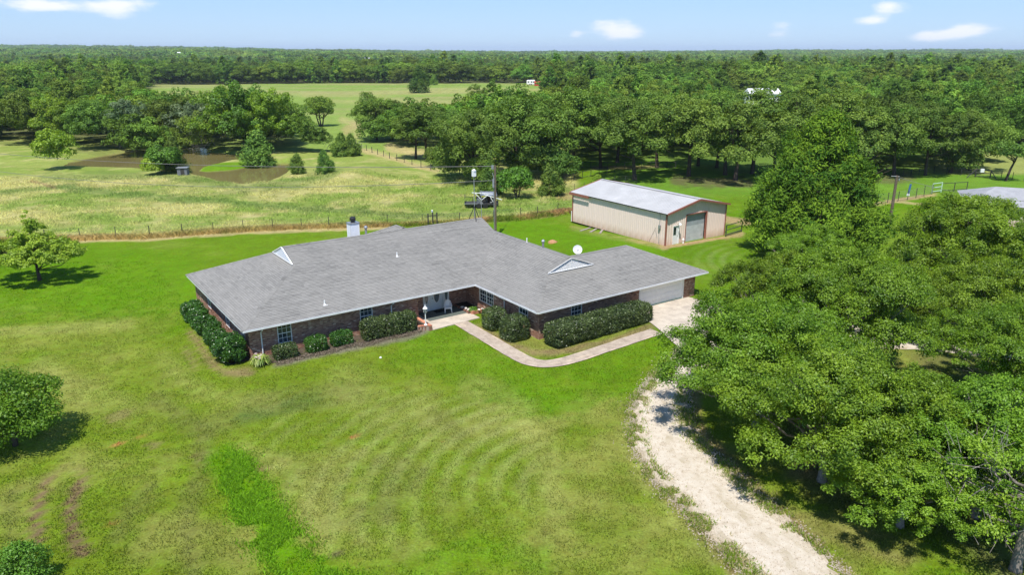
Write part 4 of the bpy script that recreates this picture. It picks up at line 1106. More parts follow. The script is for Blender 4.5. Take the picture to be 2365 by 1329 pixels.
# ------------------------------------------------------------------ clipped shrubs along the house
def hedge_mesh(name, lx, ly, lz, n, leaf, seed, mat, rnd=.28, inner='shrub', wav=.10):
    """rounded box of small leaves standing on z=0, over a solid hull coloured dark for inner shade"""
    rs = np.random.RandomState(seed)
    d = unit(rs.normal(size=(n, 3))); p = 3.2
    q = np.abs(d[:, 0]/(lx/2))**p+np.abs(d[:, 1]/(ly/2))**p+np.abs(d[:, 2]/(lz/2))**p
    # area-uniform enough: pick on box faces instead, then round
    fa = np.array([lx*ly, lx*lz, lx*lz, ly*lz, ly*lz]); f = rs.choice(5, n, p=fa/fa.sum()); u = rs.uniform(-1, 1, (n, 2))
    P = np.zeros((n, 3))
    P[f == 0] = np.stack([u[f == 0, 0], u[f == 0, 1], np.ones((f == 0).sum())], -1)
    for k, s in ((1, 1), (2, -1)): m = f == k; P[m] = np.stack([u[m, 0], np.full(m.sum(), s), u[m, 1]], -1)
    for k, s in ((3, 1), (4, -1)): m = f == k; P[m] = np.stack([np.full(m.sum(), s), u[m, 0], u[m, 1]], -1)
    hp = np.array([lx, ly, lz])/2; r = min(hp)*rnd*2.2; r = min(r, min(hp))
    Q = P*hp; core = np.clip(Q, -(hp-r), hp-r); dd = Q-core; Nn = unit(dd+1e-6); S = core+Nn*r
    w = 1+wav*(vnoise(S[:, 0]*1.0+9, S[:, 1]+S[:, 2]*1.3, .55, seed)-.5)*2
    S = core+Nn*(r*w*rs.uniform(.74, 1.06, n)+rs.choice([0, .05, .12], n, p=[.86, .10, .04]))[:, None]; S[:, 2] += lz/2; S[:, 2] = np.maximum(S[:, 2], .03)
    L = unit(Nn*.55+rs.normal(size=(n, 3))*.75+np.array([0, 0, .25])); t = np.clip(.40+rs.normal(0, .34, n)+.3*(vnoise(S[:, 0]+4, S[:, 1], .7, seed+3)-.5), 0, 1)
    me = quads_mesh(name, leaves(S, L, leaf, t, rs, .6), t); me.materials.append(M[mat])
    h = MB(); sx, sy, sz = lx/2-.36, ly/2-.32, lz-.34; k_ = 1
    prof = [(.72, .05), (.95, .25), (1, .6), (.93, .85), (.68, 1.0)]
    vs = []; n_ = 20
    for k, zt in prof:
        for i in range(n_):
            a = 2*math.pi*i/n_; c_, s_ = math.cos(a), math.sin(a); e = .8
            vs.append((sx*k*math.copysign(abs(c_)**e, c_), sy*k*math.copysign(abs(s_)**e, s_), sz*zt))
    fs = [(j*n_+i, j*n_+(i+1) % n_, (j+1)*n_+(i+1) % n_, (j+1)*n_+i) for j in range(4) for i in range(n_)]+[tuple(range(4*n_, 5*n_))]
    h.add(vs, fs, .0); hm = h.mesh('twigs'); hm.materials.append(M['twig'])  # the twigs mesh is a solid hull, dark for the shade inside
    return me, hm
M['twig'] = simple('dark_core_shade', (.020, .024, .013), .95, .05, var=.4, sc=20)  # near-black colour stands in for shade among the leaves
def shrub(x, y, lx, ly, lz, n, leaf, seed, mat, label, group='clipped shrubs planted along the house', rz=0, name='shrub', zz=None, **k):
    w = hw(x, y); z = Hs(w.x, w.y) if zz is None else zz
    t = thing(name, (w.x, w.y, z-.02), HTH+rz, label, 'shrub', group)
    a, b = hedge_mesh('foliage', lx, ly, lz, int(n*1.7), leaf*1.15, seed, mat, **k); link('foliage', a, t); link('stems', b, t); return t  # stems holds the dark core hull, shade put into its colour
shrub(23.4, -9.35, 9.6, 1.85, 1.55, 26000, .085, 1, 'shrub', 'long clipped dark green hedge under the front wall between brick corner and garage door', name='hedge', wav=.16)
shrub(17.55, -6.55, 1.9, 1.75, 1.75, 4600, .08, 2, 'shrub', 'big rounded dark shrub next to the brick corner, inside the bend of the walk')
shrub(17.5, -3.95, 1.65, 1.6, 1.6, 4000, .08, 3, 'shrub', 'rounded dark shrub at the porch end of the walk beside the downspout')
shrub(9.35, -.62, 2.3, 1.35, 1.5, 4600, .08, 4, 'shrub', 'wide tall dark shrub under the middle front window, left half of the joined pair')
shrub(11.45, -.62, 2.0, 1.35, 1.5, 4200, .08, 5, 'shrub', 'tall dark shrub beside the brick planter, right half of the joined pair')
shrub(6.65, -.45, 1.5, 1.05, 1.0, 2400, .075, 6, 'shrubgreen', 'low clipped green shrub second from the planter pair, with a flat bright top')
shrub(4.75, -.5, 1.45, 1.1, 1.05, 2600, .075, 7, 'shrubgreen', 'low clipped green shrub in the middle of the bare brick between the two front windows')
shrub(2.55, -.45, 1.6, 1.05, .95, 2500, .075, 8, 'shrub', 'low dark shrub under the left front window beside the striped lily clump')
for i, (y, s, lz, lab) in enumerate([(1.0, 1.9, 1.9, 'largest glossy green shrub, at the front left corner of the house'), (3.4, 1.45, 1.45, 'rounded green shrub second from the front corner along the left wall'),
                                (5.4, 1.4, 1.4, 'rounded green shrub in the middle of the row along the left wall'), (7.5, 1.55, 1.5, 'bushy green shrub fourth from the front corner along the left wall'),
                                (9.5, 1.5, 1.45, 'green shrub last but one at the back of the row along the left wall'), (11.2, 1.5, 1.55, 'rearmost green shrub of the row along the left wall')]):
    shrub(-.75, y, s, s*1.1, lz, int(3000*s), .10, 20+i, 'shrubgreen', lab, 'green shrubs along the left wall', wav=.3, rnd=.42)
def grassy(name, x, y, n, h, spread, mat, label, cat, seed, wid=.035, group=None, flowers=0):
    rs = random.Random(seed); w = hw(x, y); t = thing(name, (w.x, w.y, Hs(w.x, w.y)), HTH, label, cat, group); mb = MB()
    for i in range(n):
        a = rs.uniform(0, 6.28); L = h*rs.uniform(.7, 1.25); r0 = rs.uniform(0, .12); u = Vector((math.cos(a), math.sin(a), 0)); s = Vector((-u.y, u.x, 0))*wid*rs.uniform(.7, 1.2)
        sp = spread*rs.uniform(.5, 1.2); pts = [u*r0+Vector((0, 0, 0)), u*(r0+sp*.35)+Vector((0, 0, L*.7)), u*(r0+sp*.75)+Vector((0, 0, L*.85)), u*(r0+sp*1.15)+Vector((0, 0, L*.35))]
        vs = []; 
        for p, k in zip(pts, (1, 1, .8, .1)): vs += [p-s*k, p+s*k]
        mb.add(vs, [(0, 1, 3, 2), (2, 3, 5, 4), (4, 5, 7, 6)], rs.choice((rs.uniform(.0, .35), rs.uniform(.7, 1))))
    mb.build('blades', M[mat], t)
    if flowers:
        for i in range(flowers):
            mf = MB(); a = rs.uniform(0, 6.28); r = rs.uniform(.05, .45); c = Vector((r*math.cos(a), r*math.sin(a), h*rs.uniform(.9, 1.3)))
            mf.tube([(c.x*.3, c.y*.3, .05), c], .012, 4)
            for k in range(5):
                b = k*1.257; q = c+Vector((math.cos(b)*.10, math.sin(b)*.10, -.05)); s = Vector((-math.sin(b), math.cos(b), 0))*.03
                mf.add([c, q-s+Vector((0, 0, .06)), q*1.0, q+s+Vector((0, 0, .06))], [(0, 1, 2, 3)], .5)
            mf.build('flower', M['petal'], t)
    return t
grassy('lily_clump', .75, -.75, 170, .62, .62, 'yucca', 'spreading lily clump with yellow striped blades and pale pink flowers at the front left corner', 'plant', 3, flowers=5)
fern = grassy('fern_clump', 18.0, -.12, 150, .33, .34, 'bright', 'small round bright green plant in the porch planter bed', 'plant', 4, wid=.03)
fern.location.z = .2
def groundcover():
    rs = np.random.RandomState(3); n = 5200
    x = rs.uniform(1.6, 12.6, n); y = -1.25+.12*np.sin(x*2.1)+.18*rs.normal(size=n)-.25*(x > 7.5)
    P = np.array([tuple(hw(a, b)) for a, b in zip(x, y)]); P[:, 2] = H(P[:, 0], P[:, 1])+rs.uniform(.0, .14, n)
    Nn = unit(rs.normal(size=(n, 3))+np.array([0, 0, .8])); t = rs.uniform(0, 1, n)
    me = quads_mesh('ground_cover', leaves(P, Nn, .08, t, rs), t); o = link('ground_cover', me, None, M['drycover'], 'stuff')
    tag(o, 'dry greyish ground cover edging the front flower bed', 'ground cover')
M['drycover'] = foliage('dry_cover', (.10, .085, .05), (.33, .27, .20), .1, .8, .2, .1)
groundcover()

# ------------------------------------------------------------------ porch things
def place_planters():
    w = hw(0, 0); 
    # brick planter box left of the porch
    t = thing('brick_planter', hw(12.95, -.35, 0), HTH, 'low brick planter box with salmon brick cap on the left edge of the porch', 'planter')
    b = MB(); poly = [(-.55, -.95), (.36, -1.32), (.42, .8), (-.55, .8)]
    b.prism([(-.55, -.95), (.14, -1.2), (.14, -1.0), (-.55, -.75)], -.25, .42); b.prism([(.15, -1.34), (.40, -1.38), (.42, .85), (.17, .85)], -.25, .42)
    m = b.build('planter_wall', M['mortar'], t)
    bb = MB()
    for r in range(8):
        z = -.2+r*.076; k = 0
        while k < 10:
            for (x0, x1, yy) in ((.155+k*.0, .0, 0),): pass
            y0 = -1.38+k*.213+(.1 if r % 2 else 0)
            if y0+.2 < .85: bb.box((.403+.0, y0, z), (.428, y0+.203, z+.066), random.gauss(.5, .2))
            k += 1
        for x0 in (-.54, -.32, -.10): bb.box((x0, -.985-(x0+.55)*.36-.01, z), (x0+.2, -.95-(x0+.55)*.36, z+.066), random.gauss(.5, .2))
        bb.box((.145, -1.40, z), (.405, -1.375, z+.066), random.gauss(.5, .2))
    bb.build('bricks', M['brick'], m, 'stuff')
    def caprow(pts, wd, par, n):
        a, c = Vector((*pts[0], 0)), Vector((*pts[1], 0)); d = (c-a).normalized(); s = Vector((-d.y, d.x, 0)); L = (c-a).length; st = L/n; me = None
        for i in range(n):
            mb = MB(Matrix.Translation(a+d*(i*st))@Matrix(((d.x, s.x, 0, 0), (d.y, s.y, 0, 0), (0, 0, 1, 0), (0, 0, 0, 1))))
            mb.box((.004, -wd/2, .421), (st-.004, wd/2, .485+random.uniform(0, .006)), random.random()); mb.build('cap_brick', M['capbrick'], par)
    caprow(((.285, -1.38), (.295, .84)), .27, t, 20); caprow(((-.53, -.86), (.12, -1.10)), .22, t, 6)
    s = MB(); s.prism([(-.54, -.74), (.14, -.98), (.16, .8), (-.54, .8)], -.1, .36); s.build('soil', M['mulch'], t)
    # right planter: brick curb, dark bed
    t = thing('brick_planter', hw(17.7, .2, 0), HTH, 'low brick curb planter with dark mulch bed in the inner corner right of the porch', 'planter')
    s = MB(); s.prism([(-.05, 1.98), (-.05, -.38), (1.10, -.48), (1.10, 1.98)][::-1], .05, .24); s.build('mulch_bed', M['mulch'], t)
    for i in range(9):
        mb = MB(); mb.box((-.05+i*.128, -.72, -.2), (-.05+i*.128+.12, -.5, .36+random.uniform(0, .01)), random.random()); mb.build('curb_brick', M['capbrick'], t)
    for i in range(16):
        mb = MB(); y0 = -.48+i*.15; mb.box((-.2, y0, .05), (-.06, y0+.143, .27+random.uniform(0, .008)), random.random()*.4); mb.build('curb_brick', M['brick'], t)
place_planters()
def stone(x, y, s, label, seed, z=.25, m='stone'):
    rs = random.Random(seed); bm_v = []; mb = MB(); prof = [(.5, 0), (.95, .25), (1, .5), (.75, .85), (.25, 1)]
    n = 9; off = [rs.uniform(.8, 1.2) for _ in range(n)]
    vs = []; 
    for r, zt in prof:
        for k in range(n): a = 2*math.pi*k/n; vs.append((r*s*off[k]*math.cos(a), r*s*.7*off[k]*math.sin(a), zt*s*.75))
    fs = [(j*n+k, j*n+(k+1) % n, (j+1)*n+(k+1) % n, (j+1)*n+k) for j in range(4) for k in range(n)]+[tuple(range(4*n, 5*n)), tuple(range(n))[::-1]]
    mb.add(vs, fs); o = mb.build('stone', M[m]); p = hw(x, y, z); o.location = p; o.rotation_euler = (0, 0, rs.uniform(0, 3)); tag(o, label, 'stone', 'pale stones edging the porch bed'); return o
stone(17.66, .95, .17, 'pale round stone at the left end of the dark porch bed', 1, .27); stone(17.72, .55, .20, 'larger pale pinkish stone in the middle of the porch bed edge', 2, .27)
stone(17.80, .05, .24, 'largest flat pale stone, on the brick curb left of the small round plant', 3, .27); stone(18.3, -.58, .15, 'pale stone on the brick curb in front of the small round plant', 5, .365)
stone(18.62, -.58, .14, 'pale stone at the right end of the brick curb, touching the rounded shrub', 6, .365)

def lamp_post():
    p = hw(12.98, -1.42, .0); z0 = .49
    t = thing('lamp_post', (p.x, p.y, z0), HTH, 'short white lamp post with a lantern head on the corner of the brick planter', 'lamp')
    mb = MB(); mb.lathe((0, 0, 0), [(.13, 0), (.12, .05), (.06, .12), (.04, .2), (.035, .85), (.05, .88), (.035, .92), (.08, .98)], 12); mb.build('post', M['white'], t)
    mb = MB(); mb.lathe((0, 0, .98), [(.07, 0), (.12, .06), (.15, .32), (.10, .36)], 8); mb.build('lantern_glass', M['doorglass'], t)
    mb = MB()
    for k in range(6): a = k*math.pi/3; mb.tube([(.125*math.cos(a), .125*math.sin(a), 1.03), (.158*math.cos(a), .158*math.sin(a), 1.31)], .014, 4)
    mb.build('lantern_frame', M['white'], t)
    mb = MB(); mb.lathe((0, 0, 1.31), [(.19, 0), (.16, .06), (.06, .17), (.03, .2), (.035, .25), (.008, .34)], 12); mb.build('lantern_cap', M['white'], t)
lamp_post()
def chair():
    p = hw(16.35, 1.0, .146); t = thing('armchair', p, HTH+math.radians(-25), 'white plastic garden armchair on the porch beside the front door', 'chair')
    # faces -y
    m = MB(); m.box((-.24, -.24, .40), (.24, .22, .43)); m.box((-.24, -.25, .36), (.24, -.235, .43)); m.build('seat', M['whiteplastic'], t)
    m = MB(); n = 9
    pts = [(-.25, .22, .43), (-.25, .27, .70), (-.21, .30, .84), (-.11, .32, .92), (0, .325, .94), (.11, .32, .92), (.21, .30, .84), (.25, .27, .70), (.25, .22, .43)]; m.tube(pts, .022, 6)
    for k in range(-3, 4): m.box((k*.065-.022, .235, .43), (k*.065+.022, .25, .45)); m.add([(k*.065-.024, .24, .43), (k*.065+.024, .24, .43), (k*.065*.85+.022, .315, .90-abs(k)*.022), (k*.065*.85-.022, .315, .90-abs(k)*.022), (k*.065-.024, .252, .43), (k*.065+.024, .252, .43), (k*.065*.85+.022, .327, .90-abs(k)*.022), (k*.065*.85-.022, .327, .90-abs(k)*.022)], [(0, 1, 2, 3), (7, 6, 5, 4), (0, 3, 7, 4), (1, 5, 6, 2)])
    m.build('backrest', M['whiteplastic'], t)
    for sx in (-1, 1):
        a = MB(); a.tube([(sx*.25, .27, .68), (sx*.29, .1, .66), (sx*.29, -.15, .65), (sx*.28, -.25, .60), (sx*.27, -.26, .42)], .026, 6); a.build('armrest', M['whiteplastic'], t)
        for sy in (-.24, .22):
            l = MB(); l.tube([(sx*.24, sy, .42), (sx*.28, sy+(.05 if sy > 0 else -.04), 0)], [.035, .026], 6); l.build('leg', M['whiteplastic'], t)
chair()
def mat_():
    m = MB(); m.box((-.5, -.3, 0), (.5, .3, .018)); m.box((-.46, -.26, .0185), (.46, .26, .022)); o = m.build('door_mat', M['mat']); o.location = hw(15.95, 1.6, .147); o.rotation_euler = (0, 0, HTH)
    tag(o, 'black rectangular door mat in front of the white front door', 'door mat')
mat_()
def dish():
    d = ray(1333, 577); 
    # stands on a mast rising from the back slope
    p = at_y(1333, 577, 62.3); q = HMi @ p
    t = thing('satellite_dish', hw(q.x, q.y, 3.3), HTH, 'white satellite dish on a short mast behind the garage roof ridge', 'satellite dish')
    zt = q.z-3.3
    m = MB(); m.tube([(0, 0, -.6), (0, 0, zt)], .03, 8); m.build('mast', M['galv'], t)
    D = Matrix.Translation((0, -.05, zt)) @ Matrix.Rotation(math.radians(-35), 4, 'Z') @ Matrix.Rotation(math.radians(62), 4, 'X')
    m = MB(D); prof = [(.001, 0), (.15, .012), (.28, .042), (.40, .09)]
    m.lathe((0, 0, 0), prof+[(.405, .085), (.28, .03), (.001, -.015)], 22); m.build('reflector', M['bluegrey_dish'], t)
    m = MB(D); m.tube([(0, -.36, .06), (0, -.16, .42)], .015, 6); m.build('feed_arm', M['galv'], t); m = MB(D); m.tube([(0, -.18, .36), (0, -.12, .47)], .045, 8); m.build('feed_horn', M['black'], t)
dish()
def masts():
    # two thin masts standing on the ridge end
    a = at_y(1096, 508, 0+62.2)
    for (px, top, lab, head) in ((1096, 405, 'thin antenna mast on black tripod at the ridge end, white box on top', True), (1112, 440, 'slimmer bare antenna mast right of the tripod mast at the gable end', False)):
        base = hw(23.55 if head else 24.22, 8.05, 0); 
        y = base.y; bp = at_y(px, 500, y); tp = at_y(px, top, y); z0 = 5.66 if head else 4.9
        t = thing('antenna_mast', (bp.x, y, z0), HTH, lab, 'antenna'); h = tp.z-z0
        m = MB(); m.tube([(0, 0, .0), (0, 0, h)], .035 if head else .028, 6); m.build('mast', M['galv'], t)
        if head:
            for ang in (0, 2.1, 4.2):
                l = MB(); l.tube([(0, 0, 1.15), (.55*math.cos(ang+.2), .55*math.sin(ang+.2), -abs(.55*math.sin(ang+.2))*PIT+.02)], .035, 5); l.build('tripod_leg', M['black'], t)
            b = MB(); b.box((-.16, -.12, h-.1), (.16, .12, h+.42)); b.lathe((0, 0, h+.42), [(.2, 0), (.05, .15)], 8); b.build('antenna_box', M['whiteplastic'], t)
masts()

# ------------------------------------------------------------------ metal shed
def shed():
    c = at(1536, 570, -.1); th = HTH; z0 = -.15
    t = thing('metal_shed', (c.x, c.y, z0), th, 'tan ribbed metal workshop with red brown trim and a pale grey low pitched roof', 'shed')
    W, L, E_, R_ = 9.65, 15.8, 3.75, 4.72
    # local x along the gable (to the right), y backwards. rib profile panel, shared mesh
    pw = .915
    def panel(w, h0, h1):
        mb = MB(); xs = [0]; ys = [0]
        n = 3; st = w/n
        xs = []; ys = []
        for k in range(n): xs += [k*st, k*st+st*.72, k*st+st*.79, k*st+st*.93]; ys += [0, 0, -.032, -.032]
        xs.append(w); ys.append(0)
        vs = []
        for x, y in zip(xs, ys): hh = h0+(h1-h0)*x/w; vs += [(x, y, 0), (x, y, hh)]
        fs = [(2*i, 2*i+2, 2*i+3, 2*i+1) for i in range(len(xs)-1)]; mb.add(vs, fs); me = mb.mesh('wall_panel'); me.materials.append(M['siding']); return me
    n = int(round(L/pw)); w = L/n; shared = panel(w-.004, E_-.05, E_-.05)
    for i in range(n):        # left long wall, faces -x
        o = link('wall_panel', shared, t); o.rotation_euler = (0, 0, math.pi/2); o.location = (0, L-i*w, 0); o.rotation_euler = (0, 0, -math.pi/2)
    back = MB(); back.box((W-.05, 0.05, 0), (W, L, E_-.05)); back.add([(0.05, L, 0), (W, L, 0), (W, L, E_), (W/2, L, R_), (.05, L, E_)], [(0, 1, 2, 3, 4)][::-1]); back.build('back_wall', M['siding'], t)
    zof = lambda x: E_+(R_-E_)*(1-abs(x-W/2)/(W/2))-.03
    # gable wall panels round the openings, faces -y
    cuts = [0.0, 1.07, 2.02, 3.03, 6.35, W]
    def gp(x0, x1, zb):
        k = max(1, int(round((x1-x0)/pw))); w_ = (x1-x0)/k
        for j in range(k):
            a = x0+j*w_; b = a+w_; mb = MB(); m_ = 3; st = w_/m_; xs = []; ys = []
            for q in range(m_): xs += [a+q*st, a+q*st+st*.72, a+q*st+st*.79, a+q*st+st*.93]; ys += [0, 0, -.032, -.032]
            xs.append(b-.004); ys.append(0)
            if a < W/2 < b: xs.append(W/2); ys.append(0); xs, ys = zip(*sorted(zip(xs, ys)))
            vs = []
            for x, y in zip(xs, ys): vs += [(x, y, zb), (x, y, zof(x))]
            mb.add(vs, [(2*i, 2*i+2, 2*i+3, 2*i+1) for i in range(len(xs)-1)]); mb.build('wall_panel', M['siding'], t)
    gp(0, 1.07, 0); gp(1.07, 2.02, 2.2); gp(2.02, 3.03, 0); gp(3.03, 6.35, 3.22); gp(6.35, W, 0)
    # doors
    f = MB(); 
    for a, b in (((1.05, -.05, 0), (1.11, .05, 2.22)), ((1.98, -.05, 0), (2.04, .05, 2.22)), ((1.11, -.05, 2.16), (1.98, .05, 2.22))): f.box(a, b)
    d = f.build('side_door', M['white'], t); m = MB(); m.box((1.12, .03, .04), (1.97, .08, 2.15)); l = m.build('door_leaf', M['white'], d)
    m = MB(); m.box((1.2, .015, 1.15), (1.6, .029, 1.98)); m.build('door_window', M['glass'], d); m = MB(); m.lathe((1.86, .0, 1.0), [(.02, 0), (.04, .03), (.02, .06)], 8); m.build('handle', M['black'], d)
    m = MB(); m.tube([(1.75, 0, 2.4), (1.75, -.25, 2.55), (1.7, -.45, 2.45)], .04, 6); m.lathe((1.7, -.45, 2.32), [(.16, 0), (.14, .1), (.05, .18)], 10); m.build('wall_light', M['whiteplastic'], t)
    f = MB()
    for a, b in (((2.98, -.07, 0), (3.08, .1, 3.25)), ((6.3, -.09, 0), (6.44, .1, 3.25)), ((3.08, -.07, 3.15), (6.3, .1, 3.25))): f.box(a, b)
    f.build('door_trim', M['redtrim'], t)
    f = MB(); f.box((3.08, .18, 3.0), (6.3, .24, 3.2)); d = f.build('roll_door', M['doorgrey'], t)
    for k in range(7):
        m = MB(); m.box((3.09, .20, .05+k*.45), (6.29, .235, .05+k*.45+.44)); m.build('panel', M['doorgrey' if k > 3 else 'doorpale'], d)
    f = MB(); f.box((3.0, .24, 0), (3.09, .1, 3.2)); f.build('door_jamb', M['redtrim'], t)
    # corner, rake and eave trim
    tr = MB(); tr.box((-.07, -.07, 0), (.06, -.035, E_)); tr.box((-.07, -.035, 0), (-.04, .10, E_)); tr.build('corner_trim', M['redtrim'], t)
    tr = MB(); tr.box((W-.1, -.07, 0), (W+.06, -.035, E_)); tr.box((W+.002, -.034, 0), (W+.06, .10, E_)); tr.build('corner_trim', M['redtrim'], t)
    tr = MB(); tr.box((-.07, L-.1, 0), (-.035, L+.06, E_-.1)); tr.build('corner_trim', M['redtrim'], t)
    oh = .22
    def rake(y0, y1, nm):
        for sx in (0, 1):
            x0, z0_ = (-.22, E_-.05) if sx == 0 else (W+.22, E_-.05); m = MB()
            m.add([(x0, y0, z0_-.13), (W/2, y0, R_-.08), (W/2, y0, R_+.13), (x0, y0, z0_+.08), (x0, y1, z0_-.13), (W/2, y1, R_-.08), (W/2, y1, R_+.13), (x0, y1, z0_+.08)],
                  [(0, 1, 2, 3), (7, 6, 5, 4), (3, 2, 6, 7), (1, 0, 4, 5), (0, 3, 7, 4)]); m.build(nm, M['redtrim'], t)
    rake(-.42, -.30, 'rake_trim'); rake(L+.18, L+.30, 'rake_trim')
    # back-left eave board (the newer short length) then the black eave edge
    m = MB(); m.box((-.40, L-3.3, E_-.33), (-.30, L+.3, E_-.07)); m.build('eave_board', M['redtrim'], t)
    m = MB(); m.box((-.275, -.3, E_-.14), (-.245, L-3.3, E_-.05)); m.build('eave_edge', M['black'], t)
    # roof sheets with standing ribs
    rp = MB(); nr = 17; 
    for s in (0, 1):
        for k in range(nr):
            y0 = -.3+k*(L+.5)/nr; y1 = y0+(L+.5)/nr-.006; prof = []
            xe = -.26 if s == 0 else W+.26
            def P(u, y, dz): x = xe+(W/2-xe)*u; return (x, y, E_-.04+(R_+.06-E_+.04)*u+dz)
            wy = y1-y0; vs = []; ys = []
            for q in range(3): a = y0+q*wy/3; ys += [(a, 0), (a+wy/3*.78, 0), (a+wy/3*.84, .03), (a+wy/3*.95, .03)]
            ys.append((y1, 0))
            for y, dz in ys: vs += [P(0, y, dz), P(1, y, dz)]
            fs = [((2*i, 2*i+1, 2*i+3, 2*i+2) if s else (2*i, 2*i+2, 2*i+3, 2*i+1)) for i in range(len(ys)-1)]
            mb = MB(); mb.add(vs, fs); mb.build('roof_sheet', M['shedroof'], t)
    m = MB(); m.box((W/2-.16, -.42, R_+.085), (W/2+.16, L+.3, R_+.115)); m.build('ridge_cap', M['shedroof'], t)
    # electric meter and conduit
    m = MB(); m.box((-.22, .75, 1.9), (-.05, 1.0, 2.3)); m.tube([(-.12, .88, 2.3), (-.12, .88, E_-.3), (-.3, 1.0, E_-.1)], .03, 6); m.build('meter_box', M['galv'], t)
    m = MB(); m.tube([(-.14, .88, 2.0), (-.10, .88, 0)], .025, 6); m.build('conduit', M['galv'], t)
    m = MB(); m.tube([(-.06, 2.4, .1), (-.06, 1.5, 1.9)], .012, 4); m.tube([(-.06, 1.2, .8), (-.06, 1.5, 1.7)], .012, 4); m.build('cable', M['darkpole'], t)
    m = MB(); m.tube([(-.08, L+.1, 0), (-.08, L+.1, 1.3)], .05, 6); m.build('drain_pipe', M['white'], t)
    m = MB(); m.lathe((2.55, -.25, 0), [(.1, 0), (.1, .4), (.14, .42), (.12, .6), (.03, .65)], 10); o = m.build('water_hydrant', M['whiteplastic']); o.matrix_world = t.matrix_basis; o.location = t.matrix_basis @ Vector((0, 0, 0)); o.rotation_euler = (0, 0, th)
    o.matrix_world = Matrix.Translation((c.x, c.y, z0+.02)) @ Matrix.Rotation(th, 4, 'Z')
    tag(o, 'small white standpipe between the shed side door and roll-up door', 'standpipe')
    return t
shed()

def corral(pA, pB, h, rails, posts, m, label, name='pipe_fence', r=.045, cat='fence', group=None, nz=None):
    a = G(*pA); b = G(*pB); t = thing(name, a, 0, label, cat, group); d = Vector((b.x-a.x, b.y-a.y, b.z-a.z))
    for k in range(posts):
        u = k/(posts-1); mb = MB(); mb.tube([d*u, d*u+Vector((0, 0, h))], r, 8); mb.build('post', M[m], t)
    for k in range(rails):
        z = h*(.97-.8*k/max(1, rails-1)) if rails > 1 else h*.97; mb = MB(); mb.tube([Vector((0, 0, z)), d+Vector((0, 0, z))], r*.75, 6); mb.build('rail', M[m], t)
    return t
corral((1676, 547), (1712, 536), 1.35, 3, 2, 'darkpole', 'dark pipe fence panel joined to the right corner of the tan shed', r=.06)
corral((1719, 512), (1745, 516), 1.5, 4, 2, 'rust', 'red brown pipe gate half hidden behind the big cedar', 'gate', cat='gate')
corral((1305, 420), (1420, 398), 1.2, 2, 7, 'darkpole', 'dark pipe fence running under the oaks behind the shed')
corral((1345, 388), (1560, 388), 1.1, 2, 12, 'darkpole', 'far dark rail fence between the oak trunks')
corral((2152, 447), (2173, 444), 1.5, 3, 2, 'greengate', 'pale green pipe gate in the paddock fence right of the tall pole', 'gate', r=.07, cat='gate')
corral((2173, 444), (2232, 440), 1.35, 2, 3, 'darkpole', 'dark pipe rails just right of the pale green gate', r=.06)
corral((2252, 409), (2286, 412), 1.35, 3, 2, 'darkpole', 'dark H-shaped gate frame with sloping braces at the far paddock fence', 'gate', r=.09, cat='gate')
def braces():
    for (p, q) in (((2252, 409), (2232, 411)), ((2286, 412), (2302, 416))):
        a = G(*p); b = G(*q); m = MB(); m.tube([a+Vector((0, 0, 1.3)), b], .07, 6); o = m.build('brace_post', M['darkpole']); tag(o, 'sloping dark brace on the '+('left' if p[0] == 2252 else 'right')+' of the H-shaped gate frame', 'brace')
    a = G(2264, 410); m = MB(); m.box((a.x-.3, a.y-.3, a.z+.9), (a.x+.3, a.y-.05, a.z+1.5)); o = m.build('sign_board', M['white']); tag(o, 'small white board fixed on the H-shaped gate frame', 'sign')
braces()

# ------------------------------------------------------------------ fences
def wire_fence(px_pts, n, h, label, post='darkpole', r=.03, wires=4, group=None, post_px=None, mesh=False, name='wire_fence'):
    if post_px: P = [G(*p) for p in post_px]
    else:
        W_ = [G(*p) for p in px_pts]; L = [0]
        for a, b in zip(W_[:-1], W_[1:]): L.append(L[-1]+(b-a).length)
        P = []
        for k in range(n):
            s = L[-1]*k/(n-1); i = max(j for j in range(len(L)) if L[j] <= s+1e-6); i = min(i, len(W_)-2); u = (s-L[i])/(L[i+1]-L[i]); q = W_[i].lerp(W_[i+1], u)
            P.append(Vector((q.x, q.y, Hs(q.x, q.y))))
    t = thing(name, P[0], 0, label, 'fence', group); o = P[0]
    for k, p in enumerate(P):
        q = p-o; lean = Vector((random.uniform(-.05, .05), random.uniform(-.05, .05), 0)); m = MB(); m.tube([q+Vector((0, 0, -.2)), q+lean+Vector((0, 0, h*random.uniform(.95, 1.05)))], r*random.uniform(.9, 1.25), 5); m.build('post', M[post], t)
    for w in range(wires):
        z = h*(.93-.8*w/max(1, wires-1)); m = MB()
        for a, b in zip(P[:-1], P[1:]):
            mid = (a+b)/2-o; m.tube([a-o+Vector((0, 0, z)), mid+Vector((0, 0, z-.03)), b-o+Vector((0, 0, z))], .006 if not mesh else .012, 3, cap=False)
        m.build('wire', M['wire'], t)
    return t
wire_fence(None, 0, 1.25, 'long barbed wire fence on thin steel posts between the back lawn and the pasture', post_px=[(-60, 559), (22, 556), (105, 554), (186, 552), (268, 550), (346, 547), (421, 542), (493, 537), (563, 533), (630, 530), (697, 528), (760, 525), (822, 522), (895, 519), (975, 517), (1062, 513), (1140, 508), (1203, 503), (1241, 498), (1288, 490), (1322, 487)], r=.04)
wire_fence([(835, 345), (900, 366), (960, 384), (1010, 396), (1100, 405)], 14, 1.2, 'old wire fence with dark posts sloping down past the twin trunked trees in the pasture', r=.06)
wire_fence([(2025, 473), (2090, 463), (2152, 449)], 7, 1.5, 'wire mesh fence with thin posts beside the wooden pole', r=.04, wires=7, mesh=True)
wire_fence([(2085, 408), (2160, 400), (2252, 408)], 8, 1.3, 'thin wire fence below the right woods, left of the H-shaped gate', r=.05)
